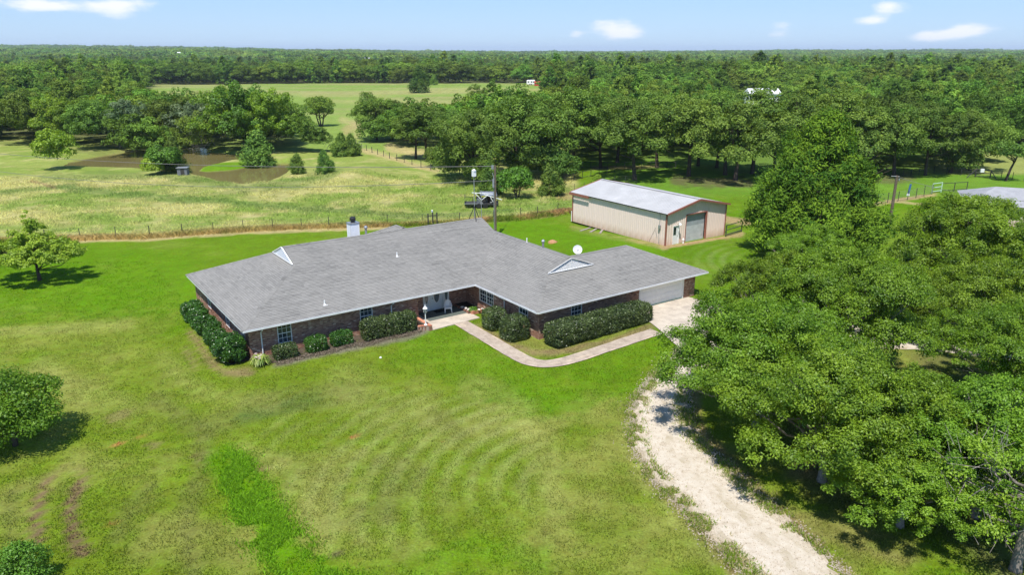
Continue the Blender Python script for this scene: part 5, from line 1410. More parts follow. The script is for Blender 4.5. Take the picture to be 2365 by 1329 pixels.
wire_fence([(2286, 412), (2330, 415), (2420, 424)], 6, 1.3, 'thin wire fence right of the H-shaped gate', r=.05)
wire_fence([(1296, 445), (1340, 447), (1400, 430), (1470, 425)], 9, 1.5, 'light wire fence round the yard behind the tan shed', r=.035, wires=5)
def corner_brace():
    o = G(1000, 521); t = thing('corner_post_brace', o, 0, 'dark wooden corner posts with small white box in the pasture fence behind the roof', 'fence post')
    for dx, h in ((-.55, 1.5), (0, 1.65), (.5, 1.6)):
        m = MB(); m.tube([(dx, dx*.3, -.2), (dx, dx*.3, h)], .085, 7); m.build('post', M['darkpole'], t)
    m = MB(); m.tube([(-.55, -.16, 1.2), (.5, .15, 1.25)], .05, 6); m.build('rail', M['darkpole'], t)
    m = MB(); m.lathe((-.05, 0, 1.65), [(.10, 0), (.12, .2), (.03, .3)], 8); m.build('post_cap', M['white'], t)
corner_brace()

# ------------------------------------------------------------------ poles, wires
def utility_poles():
    a = Vector((at_y(1144.5, 540, 83.5).x, 83.5, 0)); a.z = Hs(a.x, a.y); top = at_y(1144.5, 382, 83.5)
    t = thing('utility_pole', a, 0, 'dark slim utility pole behind the house roof with grey conduit and wires to the left', 'utility pole'); h = top.z-a.z
    m = MB(); m.tube([(0, 0, -.3), (0, 0, h)], [.15, .11], 10); m.build('pole', M['polewood'], t)
    m = MB(); m.tube([(-.14, -.12, 0), (-.14, -.12, h*.82), (-.3, -.1, h*.9)], .05, 6); m.build('conduit', M['galv'], t)
    m = MB(); m.box((-.42, -.16, h-.42), (-.16, .16, h-.02)); m.build('junction_box', M['galv'], t)
    m = MB(); m.box((-.30, -.3, h*.70), (-.1, -.16, h*.82)); m.build('meter_box', M['galv'], t)
    T1 = Vector((a.x-.25, a.y, a.z+h-.1))
    def wire(p, q, sag, label, r=.02, n=14):
        pts = []
        for k in range(n+1):
            u = k/n; v = p.lerp(q, u); v.z -= sag*4*u*(1-u); pts.append(v)
        m = MB(); m.tube(pts, r, 4); o = m.build('power_line', M['wire']); tag(o, label, 'wire', 'overhead wires'); return o
    wire(T1, at_y(-120, 343, 150), 1.3, 'upper overhead wire running left from the slim pole past the ponds', .035)
    wire(T1-Vector((0, 0, 1.6)), at_y(-160, 372, 140), 2.4, 'lower overhead wire sagging left over the small pond', .03)
    m = MB(); m.tube([Vector((a.x+.1, a.y, a.z+h*.75)), G(1206, 464)], .02, 4); o = m.build('guy_wire', M['wire']); tag(o, 'guy wire slanting down right from the slim utility pole', 'wire')
    # weathered pole on the right
    b = Vector((at_y(2051, 540, 88).x, 88, 0)); b.z = Hs(b.x, b.y); bt = at_y(2072, 406, 88)
    t = thing('utility_pole', b, 0, 'weathered leaning wooden pole between the big cedar and the pear trees', 'utility pole'); v = bt-b
    m = MB(); m.tube([(0, 0, -.3), tuple(v)], [.19, .15], 12); m.build('pole', M['polewood'], t)
    m = MB(); m.tube([tuple(v*.985+Vector((-.7, 0, .05))), tuple(v*.985+Vector((.25, -.1, .02)))], .035, 6); m.build('bracket', M['galv'], t)
    m = MB(); m.lathe(tuple(v*.9+Vector((.25, -.1, 0))), [(.06, 0), (.09, .1), (.05, .3)], 8); m.build('insulator', M['galv'], t)
    wire(b+v*.98, at_y(2500, 470, 70), .8, 'overhead wire leaving the weathered pole to the right', .02)
utility_poles()

# ------------------------------------------------------------------ trailer and small things in the pasture
def trailer():
    o = G(1112, 478); t = thing('trailer', o, math.radians(4), 'dark flat trailer loaded with junk and bent white pipes in the pasture behind the house', 'trailer')
    m = MB(); m.box((-2.3, -1.0, .45), (2.3, 1.0, .62)); m.build('bed', M['darkpole'], t)
    m = MB(); m.box((-2.32, -1.08, .60), (.2, -1.0, .72)); m.build('side_rail', M['galv'], t)
    for x in (-.4, .5):
        for y in (-1.05, 1.05):
            w = MB(Matrix.Translation((x, y, .36)) @ Matrix.Rotation(math.pi/2, 4, 'X')); w.lathe((0, 0, -.1), [(.3, 0), (.36, .03), (.36, .17), (.3, .2)], 16); wh = w.build('wheel', M['black'], t)
    for x in (-2.25, -2.25, 2.25): pass
    for x, y in ((-2.25, -.95), (-2.25, .95), (-1.2, -.95), (2.25, -.95), (2.25, .95)):
        m = MB(); m.tube([(x, y, .6), (x, y, 1.6)], .04, 6); m.build('stake', M['darkpole'], t)
    m = MB(); m.tube([(-2.25, -.95, 1.6), (-1.2, -.95, 1.6)], .035, 6); m.tube([(-2.25, -.95, 1.6), (-2.25, .95, 1.6)], .035, 6); m.tube([(-2.25, -.95, 1.1), (-2.25, .95, 1.1)], .035, 6); m.build('rail', M['darkpole'], t)
    rs = random.Random(5)
    for k in range(16):
        m = MB(Matrix.Translation((rs.uniform(-.6, 2.0), rs.uniform(-.75, .6), .62)) @ Matrix.Rotation(rs.uniform(-.5, .5), 4, 'Z') @ Matrix.Rotation(rs.uniform(-.25, .25), 4, 'Y'))
        m.box((-.3, -.22, 0), (.3, .22, rs.uniform(.3, .9))); m.build('junk', M[rs.choice(['darkpole', 'black', 'galv', 'rust'])], t)
    m = MB(); m.add([(-.2, -.9, 1.75), (2.1, -.9, 1.6), (2.1, .9, 1.9), (-.2, .9, 1.95), (-.2, -.9, 1.79), (2.1, -.9, 1.64), (2.1, .9, 1.94), (-.2, .9, 1.99)], [(3, 2, 1, 0), (4, 5, 6, 7), (0, 1, 5, 4), (1, 2, 6, 5), (2, 3, 7, 6), (3, 0, 4, 7)]); m.build('sheet_cover', M['galv'], t)
    for pts in ([(-1.3, -1.0, 2.15), (1.5, -1.0, 1.95)], [(-.9, -1.0, 2.1), (0, -1.1, 1.15), (.9, -1.0, 1.85)], [(.3, -1.05, 1.9), (2.75, -1.1, 1.15)], [(1.1, -1.1, 1.7), (1.55, -1.1, .9), (1.2, -1.1, .8)]):
        m = MB(); m.tube(pts, .05, 6); m.build('white_pipe', M['whiteplastic'], t)
trailer()
def pump_house():
    o = G(424, 404); t = thing('pump_house', o, .15, 'small grey board pump house at the pond bank beside the round bush', 'hut')
    m = MB(); m.box((-.8, -.7, 0), (.8, .7, 1.25)); m.build('wall', M['greybox'], t)
    m = MB(); m.box((-.95, -.85, 1.252), (.95, .85, 1.33)); m.build('roof', M['galv'], t)
    m = MB(); m.box((-.25, -.73, .05), (.35, -.702, 1.1)); m.build('door', M['darkpole'], t)
pump_house()
def far_things():
    # camper and red shed at the end of the hayfield
    o = G(1226, 196); t = thing('camper', o, -.1, 'white camper with dark windows at the far end of the hayfield', 'camper')
    s = 1.0
    m = MB(); m.box((-2.6, -1.2, .5), (2.6, 1.2, 2.9)); m.add([(-2.6, -1.2, 2.901), (2.6, -1.2, 2.901), (2.6, 1.2, 2.901), (-2.6, 1.2, 2.901), (-2.3, -1, 3.1), (2.3, -1, 3.1), (2.3, 1, 3.1), (-2.3, 1, 3.1)], [(4, 5, 6, 7), (0, 1, 5, 4), (1, 2, 6, 5), (2, 3, 7, 6), (3, 0, 4, 7)]); m.build('body', M['white'], t)
    for x in (-1.9, .1, 1.5): m = MB(); m.box((x, -1.23, 1.5), (x+.9, -1.205, 2.3)); m.build('window', M['glass'], t)
    for x in (-.6, .4): m = MB(Matrix.Translation((x, -1.1, .4)) @ Matrix.Rotation(math.pi/2, 4, 'X')); m.lathe((0, 0, -.1), [(.4, 0), (.4, .2)], 12); m.build('wheel', M['black'], t)
    o = G(1246, 198); t = thing('red_shed', o, 0, 'small red shed beside the far white camper', 'shed')
    m = MB(); m.box((-3.2, -1.5, 0), (3.2, 1.5, 2.0)); m.build('wall', M['red'], t)
    m = MB(); m.add([(-3.4, -1.8, 1.95), (3.4, -1.8, 1.95), (3.4, 0, 2.8), (-3.4, 0, 2.8), (3.4, 1.8, 1.95), (-3.4, 1.8, 1.95)], [(0, 1, 2, 3), (3, 2, 4, 5), (0, 3, 5), (1, 4, 2)]); m.build('roof', M['red'], t)
    # long white roof among the trees
    o = G(1758, 240); t = thing('barn', (o.x, o.y, o.z+.9), .05, 'long low building with a bright white roof among the trees right of the hayfield', 'barn'); 
    m = MB(); m.box((-6.5, -3.5, -1.2), (6.5, 3.5, 3.4)); m.build('wall', M['white'], t)
    m = MB(); m.add([(-6.6, -4.2, 3.3), (6.6, -4.2, 3.3), (6.4, 0, 5.3), (-6.4, 0, 5.3), (6.6, 4.2, 3.3), (-6.6, 4.2, 3.3)], [(0, 1, 2, 3), (3, 2, 4, 5), (0, 3, 5), (1, 4, 2)]); m.build('roof', M['white'], t)
    for x in (-4, 1.5): m = MB(); m.box((x, -1.5, 4.7), (x+2.6, -.3, 5.35)); m.build('dormer', M['white'], t)
    for i, (px, py, w, lab) in enumerate([(848, 134, 9, 'distant white house with two gables just left of the tall tree line'), (905, 128, 4, 'tiny bright white gable on the far wooded rise'), (413, 121, 5, 'tiny pale roof far off in the left woods'),
                                          (1187, 149, 4, 'small pale roof showing over the woods behind the hayfield'), (1688, 131, 4, 'tiny white roof on the far horizon ridge'), (2222, 131, 4, 'faint pale roof low on the far right horizon')]):
        y = 1500 if i else 1300
        p = at_y(px, py, y); gz = Hs(p.x, p.y)
        t = thing('farmhouse', (p.x, p.y, gz), .2*i, lab, 'house', 'far white houses'); h = p.z-gz
        m = MB(); m.box((-w/2, -4, max(0, h-3.5)), (w/2, 4, h-.5)); m.build('wall', M['white'], t)
        m = MB(); m.add([(-w/2-.4, -4.5, h-.6), (w/2+.4, -4.5, h-.6), (w/2+.4, 0, h+1), (-w/2-.4, 0, h+1), (w/2+.4, 4.5, h-.6), (-w/2-.4, 4.5, h-.6)], [(0, 1, 2, 3), (3, 2, 4, 5), (0, 3, 5), (1, 4, 2)]); m.build('roof', M['roofgrey' if i == 0 else 'white'], t)
        for x in (-.3, .2): m = MB(); m.box((x*w, -4.06, 1), (x*w+1, -4.005, 2.4)); m.build('window', M['glass'], t)
far_things()
def neighbour():
    # grey roof behind the right pear
    a = at(2243, 433, 3.8); t = thing('neighbour_house', (a.x+9.2, a.y-4.2, Hs(a.x+9.2, a.y-4.2)), math.radians(-24), 'neighbouring house with a grey shingle roof and pale walls behind the right pear trees', 'house')
    L_, D_ = 22, 10; m = MB(); m.box((-L_/2+.5, -D_/2+.5, 0), (L_/2-.5, D_/2-.5, 2.5)); m.build('wall', M['siding'], t)
    m = MB(); ex, ey = L_/2, D_/2; r = 4.0
    m.add([(-ex, -ey, 2.45), (ex, -ey, 2.45), (ex, ey, 2.45), (-ex, ey, 2.45), (-ex+3.5, 0, 4.0), (ex-3.5, 0, 4.0)], [(0, 1, 5, 4), (1, 2, 5), (2, 3, 4, 5), (3, 0, 4), (3, 2, 1, 0)]); rf = m.build('roof', M['roofgrey'], t)
    for x in (-2, 2.2): m = MB(); m.lathe((x, -1.3, 3.55), [(.12, 0), (.12, .45), (.2, .47), (.05, .6)], 8); m.build('roof_vent', M['black'], rf)
    m = MB(); m.box((3, -.5, 3.9), (5.5, .5, 4.25)); m.build('white_patch', M['white'], rf)
neighbour()
def small_yard():
    p = G(1276, 560); m = MB(); m.lathe((0, 0, 0), [(.55, -.05), (.45, .12), (.25, .24), (.06, .3)], 12); o = m.build('dirt_mound', M['clay']); o.location = p; tag(o, 'small reddish dirt mound in the green lawn left of the shed', 'mound')
    p = G(2097, 452); t = thing('blue_post', p, 0, 'slim dark blue post with a white foot beside the wire mesh fence', 'post'); m = MB(); m.tube([(0, 0, .3), (.15, 0, 1.7)], .14, 8); m.build('shaft', M['blue'], t); m = MB(); m.lathe((0, 0, 0), [(.22, 0), (.15, .32)], 8); m.build('foot', M['white'], t)
    p = G(879, 828); m = MB(); m.lathe((0, 0, 0), [(.05, 0), (.09, .04), (.05, .1)], 10); o = m.build('ball', M['white']); o.location = p; tag(o, 'small white ball lying in the front lawn below the flower bed', 'ball')
    # panels: walkway edging of the shed, boards leaning
    p = G(1360, 530)
    for k in range(3):
        m = MB(Matrix.Rotation(.9+.2*k, 4, 'Z')); m.box((-1.1+.2*k, -.12, 0), (1.1, .12, .06)); o = m.build('plank', M['deadwood']); q = G(1352+18*k, 531+3*k); o.location = q+Vector((0, 0, .03+.0*k)); tag(o, ['left', 'middle', 'right'][k]+' one of three weathered planks lying at the foot of the shed wall', 'plank', 'planks at the shed wall')
M['clay'] = simple('red_clay', (.40, .22, .11), .95, .1, var=.2, sc=8, bump=.5)
small_yard()
#@@PART4
# ------------------------------------------------------------------ the big pear trees on the right
placed = []
def near_trees():
    protos = []
    for i, (R, Hc, z0, n, nb) in enumerate([(5.2, 6.8, .7, 125000, 620), (4.4, 6.0, .8, 96000, 500), (5.0, 7.9, .8, 125000, 620)]):
        cr, bl = make_crown('pear_crown', 'bough', R, Hc, z0, n, .122, 100+i, nb, 'pear', up=.4, rand=.62, shell=(.15, 1.3), flat=.85, btint=.30, rbs=(.055, .10), nlobes=24)
        tk = make_trunk('pear_trunk', bl, z0, .20, 200+i, 0, 'greybark', 22, z0+Hc*.55); protos.append((cr, tk, R, Hc, z0))
    T = [  # proto, pixel, height of that point on the trunk axis, scale, label
        (0, (1765, 812), 4.6, 1.04, 'leafy pear tree nearest the driveway, leftmost of the big trees on the right'),
        (1, (1800, 670), 4.2, 1.0, 'leafy pear tree just in front of the tall cedar'),
        (2, (1965, 700), 5.0, 1.02, 'broad leafy tree between the cedar and the big rightmost tree'),
        (0, (1898, 1112), 0., .98, 'leafy tree whose dark trunk shows above the shaded lawn, beside the gravel drive'),
        (1, (2078, 1215), 0., .78, 'lower leafy tree with bright tips, lowest of the green mass on the right'),
        (2, (2225, 590), 5.0, 1.2, 'tall dense tree at the right edge in front of the neighbouring grey roof'),
        (1, (2290, 1030), 3.6, .95, 'leafy tree at the right edge above the bare branched one'),
        (0, (2350, 770), 4.6, .85, 'dense leafy tree cut off by the right edge, over the shaded ground'),
        (1, (2130, 965), 3.4, .85, 'leafy tree filling the middle of the green mass on the right'),
        (0, (2300, 700), 3.6, .95, 'leafy tree between the tall right edge tree and the shaded ground'),
        (1, (2085, 665), 3.6, .8, 'rounded leafy tree below the weathered wooden pole'),
        (1, (1870, 585), 3.2, .8, 'small leafy tree at the foot of the tall cedar'),
    ]
    for k, (pi, (px, py), zc, s, lab) in enumerate(T):
        cr, tk, R, Hc, z0 = protos[pi]; p = at(px, py, zc)
        plant_tree('pear_tree', (p.x, p.y), cr, tk, lab, 'tree', 'leafy trees along the drive', (s, s, s*(.8 if k == 4 else 1)), rz=[3.4, 1.0, 2.2, 5.0, .6, 4.1, 2.9, 1.7, 5.6, 3.0, .4, 2.0, 1.1][k])
    # half bare tree bottom right
    rs = np.random.RandomState(9); blobs = [(x, y, z, .75) for x, y, z in zip(rs.uniform(-2.4, 1.8, 26), rs.uniform(-2, 2, 26), rs.uniform(2.6, 6.2, 26))]
    P, Nn, tint = blob_leaves(blobs, 9000, .13, rs, up=.4, rand=.6, shell=(.2, 1.1)); me = quads_mesh('sparse_crown', leaves(P, Nn, .13, tint, rs), tint); me.materials.append(M['young'])
    tk = make_trunk('sparse_trunk', blobs, 1.6, .22, 77, 0, 'greybark', 26, 4.6)
    b = G(2345, 1320); t = plant_tree('sparse_tree', (b.x, b.y), me, tk, 'half bare tree with pale forked trunk and grey twigs in the bottom right corner', 'tree', None, .95, 0.4)
    mb = MB()
    for i in range(260):
        bx = blobs[rs.randint(len(blobs))]; p = Vector(bx[:3])+Vector(tuple(rs.normal(size=3)))*.5; d = Vector(tuple(rs.normal(size=3)+np.array([0, 0, 1.2]))).normalized()
        mb.tube([p, p+d*rs.uniform(.4, 1.1)], [.016, .005], 3, cap=False)
    mb.build('bare_twigs', M['deadwood'], t, 'stuff')
near_trees()

def cedar_mesh(name, R, Hc, z0, n, leaf, seed, nb, mat='cedar', fat=1.0):
    """upswept irregular cone of tufted sprays"""
    rs = np.random.RandomState(seed); P = []; N_ = []; Tt = []; blobs = []
    lob = [(rs.uniform(0, 6.28), rs.uniform(.15, .8), rs.uniform(.6, 1.25)) for _ in range(9)]
    for i in range(nb):
        t = rs.uniform(0, 1)**.95; prof = (math.sin(min(1, t/.28)*math.pi/2)*.25+.75)*(1-t)**.62; a = rs.uniform(0, 6.28)
        k = 1+sum(.17*math.cos(a-l[0])*math.exp(-((t-l[1])/.15)**2)*l[2] for l in lob)
        rad = R*prof*k*rs.uniform(.55, 1.08); blobs.append((rad*math.cos(a), rad*math.sin(a), z0+Hc*t, fat*R*rs.uniform(.08, .15)*(1.25-.6*t)))
    B = np.array(blobs); w = B[:, 3]**2; idx = rs.choice(nb, n, p=w/w.sum()); d = unit(rs.normal(size=(n, 3))); 
    C = B[idx, :3]+d*(B[idx, 3]*rs.uniform(.3, 1.15, n))[:, None]*np.array([1.1, 1.1, .8])
    out = np.stack([B[idx, 0], B[idx, 1], np.zeros(n)], -1); out = unit(out+1e-3); C[:, 2] += .55*np.abs(rs.normal(size=n))*B[idx, 3]
    Nn = unit(d*.45+out*.35+rs.normal(size=(n, 3))*.45+np.array([0, 0, .45])); bt = rs.uniform(-.42, .42, nb); tint = np.clip(.45+bt[idx]+rs.normal(0, .15, n), 0, 1)
    me = quads_mesh(name, leaves(C, Nn, leaf*1.5, tint, rs, .30, tang=unit(out*.7+np.array([0, 0, .9])+rs.normal(size=(n, 3))*.45)), tint); me.materials.append(M[mat]); return me, blobs
def special_trees():
    cm, bl = cedar_mesh('cedar_crown', 6.9, 13.8, .4, 80000, .26, 31, 420)
    tk = make_trunk('cedar_trunk', bl, 1.2, .35, 5, 0, 'bark', 12, 10)
    b = at(1878, 590, 0); plant_tree('cedar_tree', (b.x, b.y), cm, tk, 'huge broad yellow green cedar standing right of the tan shed', 'tree', None, (1.08, 1.08, 1.0), 0)
    # young open tree on the left lawn
    rs = np.random.RandomState(4); blobs = []
    for i in range(150):
        a = rs.uniform(0, 6.28); r = 4.2*rs.uniform(.02, 1)**.75; z = 1.7+.16*r+rs.uniform(0, 1)*3.9*(1.0-r/4.6); blobs.append((r*math.cos(a), r*.9*math.sin(a), z, rs.uniform(.28, .58)))
    for z in np.arange(2.2, 6.6, .38): blobs.append((-.1+rs.uniform(-.2, .2), rs.uniform(-.2, .2), z, .42-.03*z))
    P, Nn, tint = blob_leaves(blobs, 27000, .16, rs, up=.6, rand=.5, shell=(.3, 1.15)); me = quads_mesh('young_crown', leaves(P, Nn, .19, tint, rs), tint); me.materials.append(M['young'])
    tk = make_trunk('young_trunk', blobs, 1.0, .15, 6, 0, 'bark', 26, 3.6, low=.0)
    b = G(92, 648); plant_tree('young_tree', (b.x, b.y), me, tk, 'young light green tree with open spreading branches on the left lawn', 'tree', None, 1.0, .3)
    # dense dark round bush cut by the left edge
    cr, bl = make_crown('bush_crown', 'oak', 2.9, 4.4, .05, 20000, .15, 61, 80, 'pear', up=.4, rand=.6, shell=(.5, 1.1), btint=.3)
    b = at(8, 945, 2.2); plant_tree('large_bush', (b.x, b.y), cr, make_trunk('bush_trunk', bl, .5, .1, 61, 0, 'bark', 10, 2.5, stems=3), 'big dense dark green bush cut off by the left edge of the lawn', 'bush', None, 1.0)
    cr, bl = make_crown('bush_crown', 'oak', 1.7, 2.4, .05, 7500, .12, 62, 50, 'bright', up=.4, rand=.6, shell=(.3, 1.15), btint=.3)
    b = at(25, 1318, 1.0); plant_tree('large_bush', (b.x, b.y), cr, make_trunk('bush_trunk', bl, .5, .07, 62, 0, 'bark', 8, 1.5, stems=3), 'loose light green bush in the bottom left corner', 'bush', None, .8)
    # bright bush behind the pole, and neighbours
    cr, bl = make_crown('bright_crown', 'oak', 3.1, 4.0, .4, 6500, .27, 63, 50, 'bright', up=.5, rand=.5)
    b = G(1195, 458); plant_tree('bright_bush', (b.x, b.y), cr, make_trunk('bright_trunk', bl, .6, .1, 3, 0, 'bark', 8, 2, stems=4), 'vivid light green small tree right of the slim utility pole', 'tree', None, 1.0)
    cm2, bl2 = cedar_mesh('small_cedar_crown', 2.1, 4.6, .0, 6500, .26, 33, 170, 'oak', 1.9)
    b = G(1268, 452); plant_tree('small_cedar', (b.x, b.y), cm2, None, 'dark spiky small cedar between the vivid green tree and the shed', 'tree', None, (1.0, 1.0, .92))
    b = G(1130, 450); plant_tree('small_cedar', (b.x, b.y), cm2, None, 'dark small cedar directly behind the slim utility pole', 'tree', None, (1.0, 1.0, 1.0))
    cr, bl = make_crown('sapling_crown', 'oak', 1.1, 1.6, 1.3, 700, .16, 65, 18, 'young'); tk = make_trunk('sapling_trunk', bl, 1.3, .05, 3, 0, 'bark', 8, 2.2)
    b = G(1374, 442); plant_tree('sapling', (b.x, b.y), cr, tk, 'thin sapling with sparse leaves behind the left end of the shed', 'tree')
    # pond bank
    cr, bl = make_crown('willow_crown', 'oak', 2.9, 6.0, .2, 5200, .34, 66, 60, 'young', up=.3, rand=.6, btint=.3)
    b = at(140, 394, -.6); plant_tree('willow', (b.x-.5, b.y), cr, None, 'bright yellow green bushy willow at the left tip of the pond', 'tree', None, (1.2, 1.2, 1.25))
    cr, bl = make_crown('bank_bush_crown', 'oak', 3.0, 4.2, .1, 6500, .3, 67, 60, 'bright', up=.4, rand=.6, btint=.35)
    b = G(378, 402); plant_tree('bank_bush', (b.x, b.y), cr, None, 'round mid green bush on the near pond bank beside the grey hut', 'bush', None, (1.15, 1.15, 1.15))
    cy_, _b = make_crown('bank_bush_light', 'oak', 2.3, 3.0, .1, 4500, .28, 70, 50, 'young', up=.4, rand=.6, btint=.3); b = G(358, 404); plant_tree('bank_bush', (b.x, b.y), cy_, None, 'light yellow green bush at the left of the round bank bush', 'bush')
    b = G(385, 399); plant_tree('small_cedar', (b.x+1.0, b.y+1.5), cm2, None, 'spiky dark cedar rising behind the round bush on the pond bank', 'tree', None, (1.2, 1.2, 1.25))
    for (px, py, s, lab) in ((688, 398, .7, 'small dark cedar at the right end of the small pond'), (750, 402, .8, 'small leaning cedar standing in the grass right of the small pond'), (600, 372, 1.5, 'blue green bushy tree on the grass spit between the ponds'),
                             (790, 358, .95, 'low shrub with dead grey twigs right of the pond trees'), (812, 358, .9, 'low dark bush at the far right end of the pond trees')):
        b = at(px, py, 0); plant_tree('small_cedar', (b.x, b.y), cm2, None, lab, 'tree', 'small cedars round the ponds', s)
    # trees on the far pond bank
    wc = [make_crown('bank_crown', 'bough', 5.8, 13.0, .0, 11000, .40, 80+q, 190, mm, up=.35, rand=.5, btint=.25, rbs=(.10, .17)) for q, mm in enumerate(('oak', 'bright', 'pear', 'bluegreen'))]
    for (q, px, py, s, lab) in ((0, 210, 345, (.85, .85, .72), 'dark rounded tree overhanging the left end of the pond'), (3, 300, 341, (.9, .9, .8), 'grey green tree on the far pond bank left of the middle'), (3, 452, 336, (.95, .9, .82), 'blue green tree with grey dead branches at the middle of the far pond bank'),
                                (2, 512, 348, (.95, .9, 1.0), 'tall fresh green tree at the water, left of the tallest pair'), (1, 575, 350, (1.0, .95, 1.05), 'tallest light green tree standing at the pond edge'), (2, 640, 352, (.9, .9, .92), 'green tree leaning over the right arm of the pond'),
                                (0, 690, 352, (.8, .75, .66), 'dark rounded tree at the right end of the pond woods'), (0, 735, 352, (.55, .6, .36), 'low dark tree spreading right from the pond woods'), (0, 380, 336, (.85, .85, .75), 'dark tree behind the middle of the pond, left of the blue green one'),
                                (2, 130, 335, (.8, .8, .78), 'green tree behind the yellow green willow'), (0, 55, 332, (1, 1, .85), 'dark bushy tree at the left end of the pond woods edge')):
        b = at(px, py, -.3); placed.append((b.x, b.y, 4.5)); plant_tree('bank_tree', (b.x, b.y), wc[q][0], None, lab, 'tree', 'trees on the far pond bank', (s[0]*1.05, s[1], s[2]*1.17))
    for (px, py, lab) in ((318, 338, 'bleached dead branches hanging at the left of the far pond bank'), (468, 340, 'tangle of grey dead branches in the middle of the far pond bank'), (795, 350, 'grey dead brush right of the pond woods')):
        b = at(px, py, 0); rs2 = np.random.RandomState(px); dm = MB()
        for q in range(38):
            p = Vector((rs2.normal()*1.8, rs2.normal()*.8-.8 if px < 700 else rs2.normal(), rs2.uniform(.3, 4 if px < 700 else 2))); d = Vector(tuple(rs2.normal(size=3)+np.array([0, -.3, -.2]))).normalized()*rs2.uniform(1, 2.4)
            dm.tube([p, p+d*.5+Vector((0, 0, .2)), p+d], [.07, .045, .02], 4, cap=False)
        o = dm.build('dead_branches', M['deadwood'], None, 'stuff'); o.location = (b.x, b.y, Hs(b.x, b.y)); tag(o, lab, 'branches')
    # lone trees in the hayfield
    cr, bl = make_crown('lone_crown', 'oak', 4.6, 7.2, 1.6, 5200, .42, 68, 55, 'wood', up=.35, rand=.6); tk = make_trunk('lone_trunk', bl, 1.6, .22, 8, 0, 'bark', 8, 5, stems=3)
    b = G(742, 292); plant_tree('lone_tree', (b.x, b.y), cr, tk, 'lone dark tree with visible trunks standing in the field right of the pond woods', 'tree', None, .98)
    cm3, bl3 = cedar_mesh('lone_cedar_crown', 5.8, 11.6, .2, 5200, .6, 34, 110, 'wood', 1.9)
    b = G(968, 214); plant_tree('lone_cedar', (b.x, b.y), cm3, None, 'lone dark cone shaped cedar in the far hayfield', 'tree', None, 1.0)
    b = G(1002, 196); plant_tree('lone_cedar', (b.x, b.y), cm3, None, 'short dark cedar at the far hayfield edge right of the lone cone shaped one', 'tree', None, .5)
    # small tree at the far right lawn
    cr, bl = make_crown('lawn_crown', 'oak', 2.6, 3.0, 2.8, 1900, .3, 69, 30, 'oak'); tk = make_trunk('lawn_trunk', bl, 2.6, .17, 8, .8, 'bark', 8, 4)
    b = G(2322, 418); plant_tree('lawn_tree', (b.x, b.y), cr, tk, 'small leaning tree with a bare lower trunk at the right edge of the far lawn', 'tree', None, 1.15, 0)
special_trees()

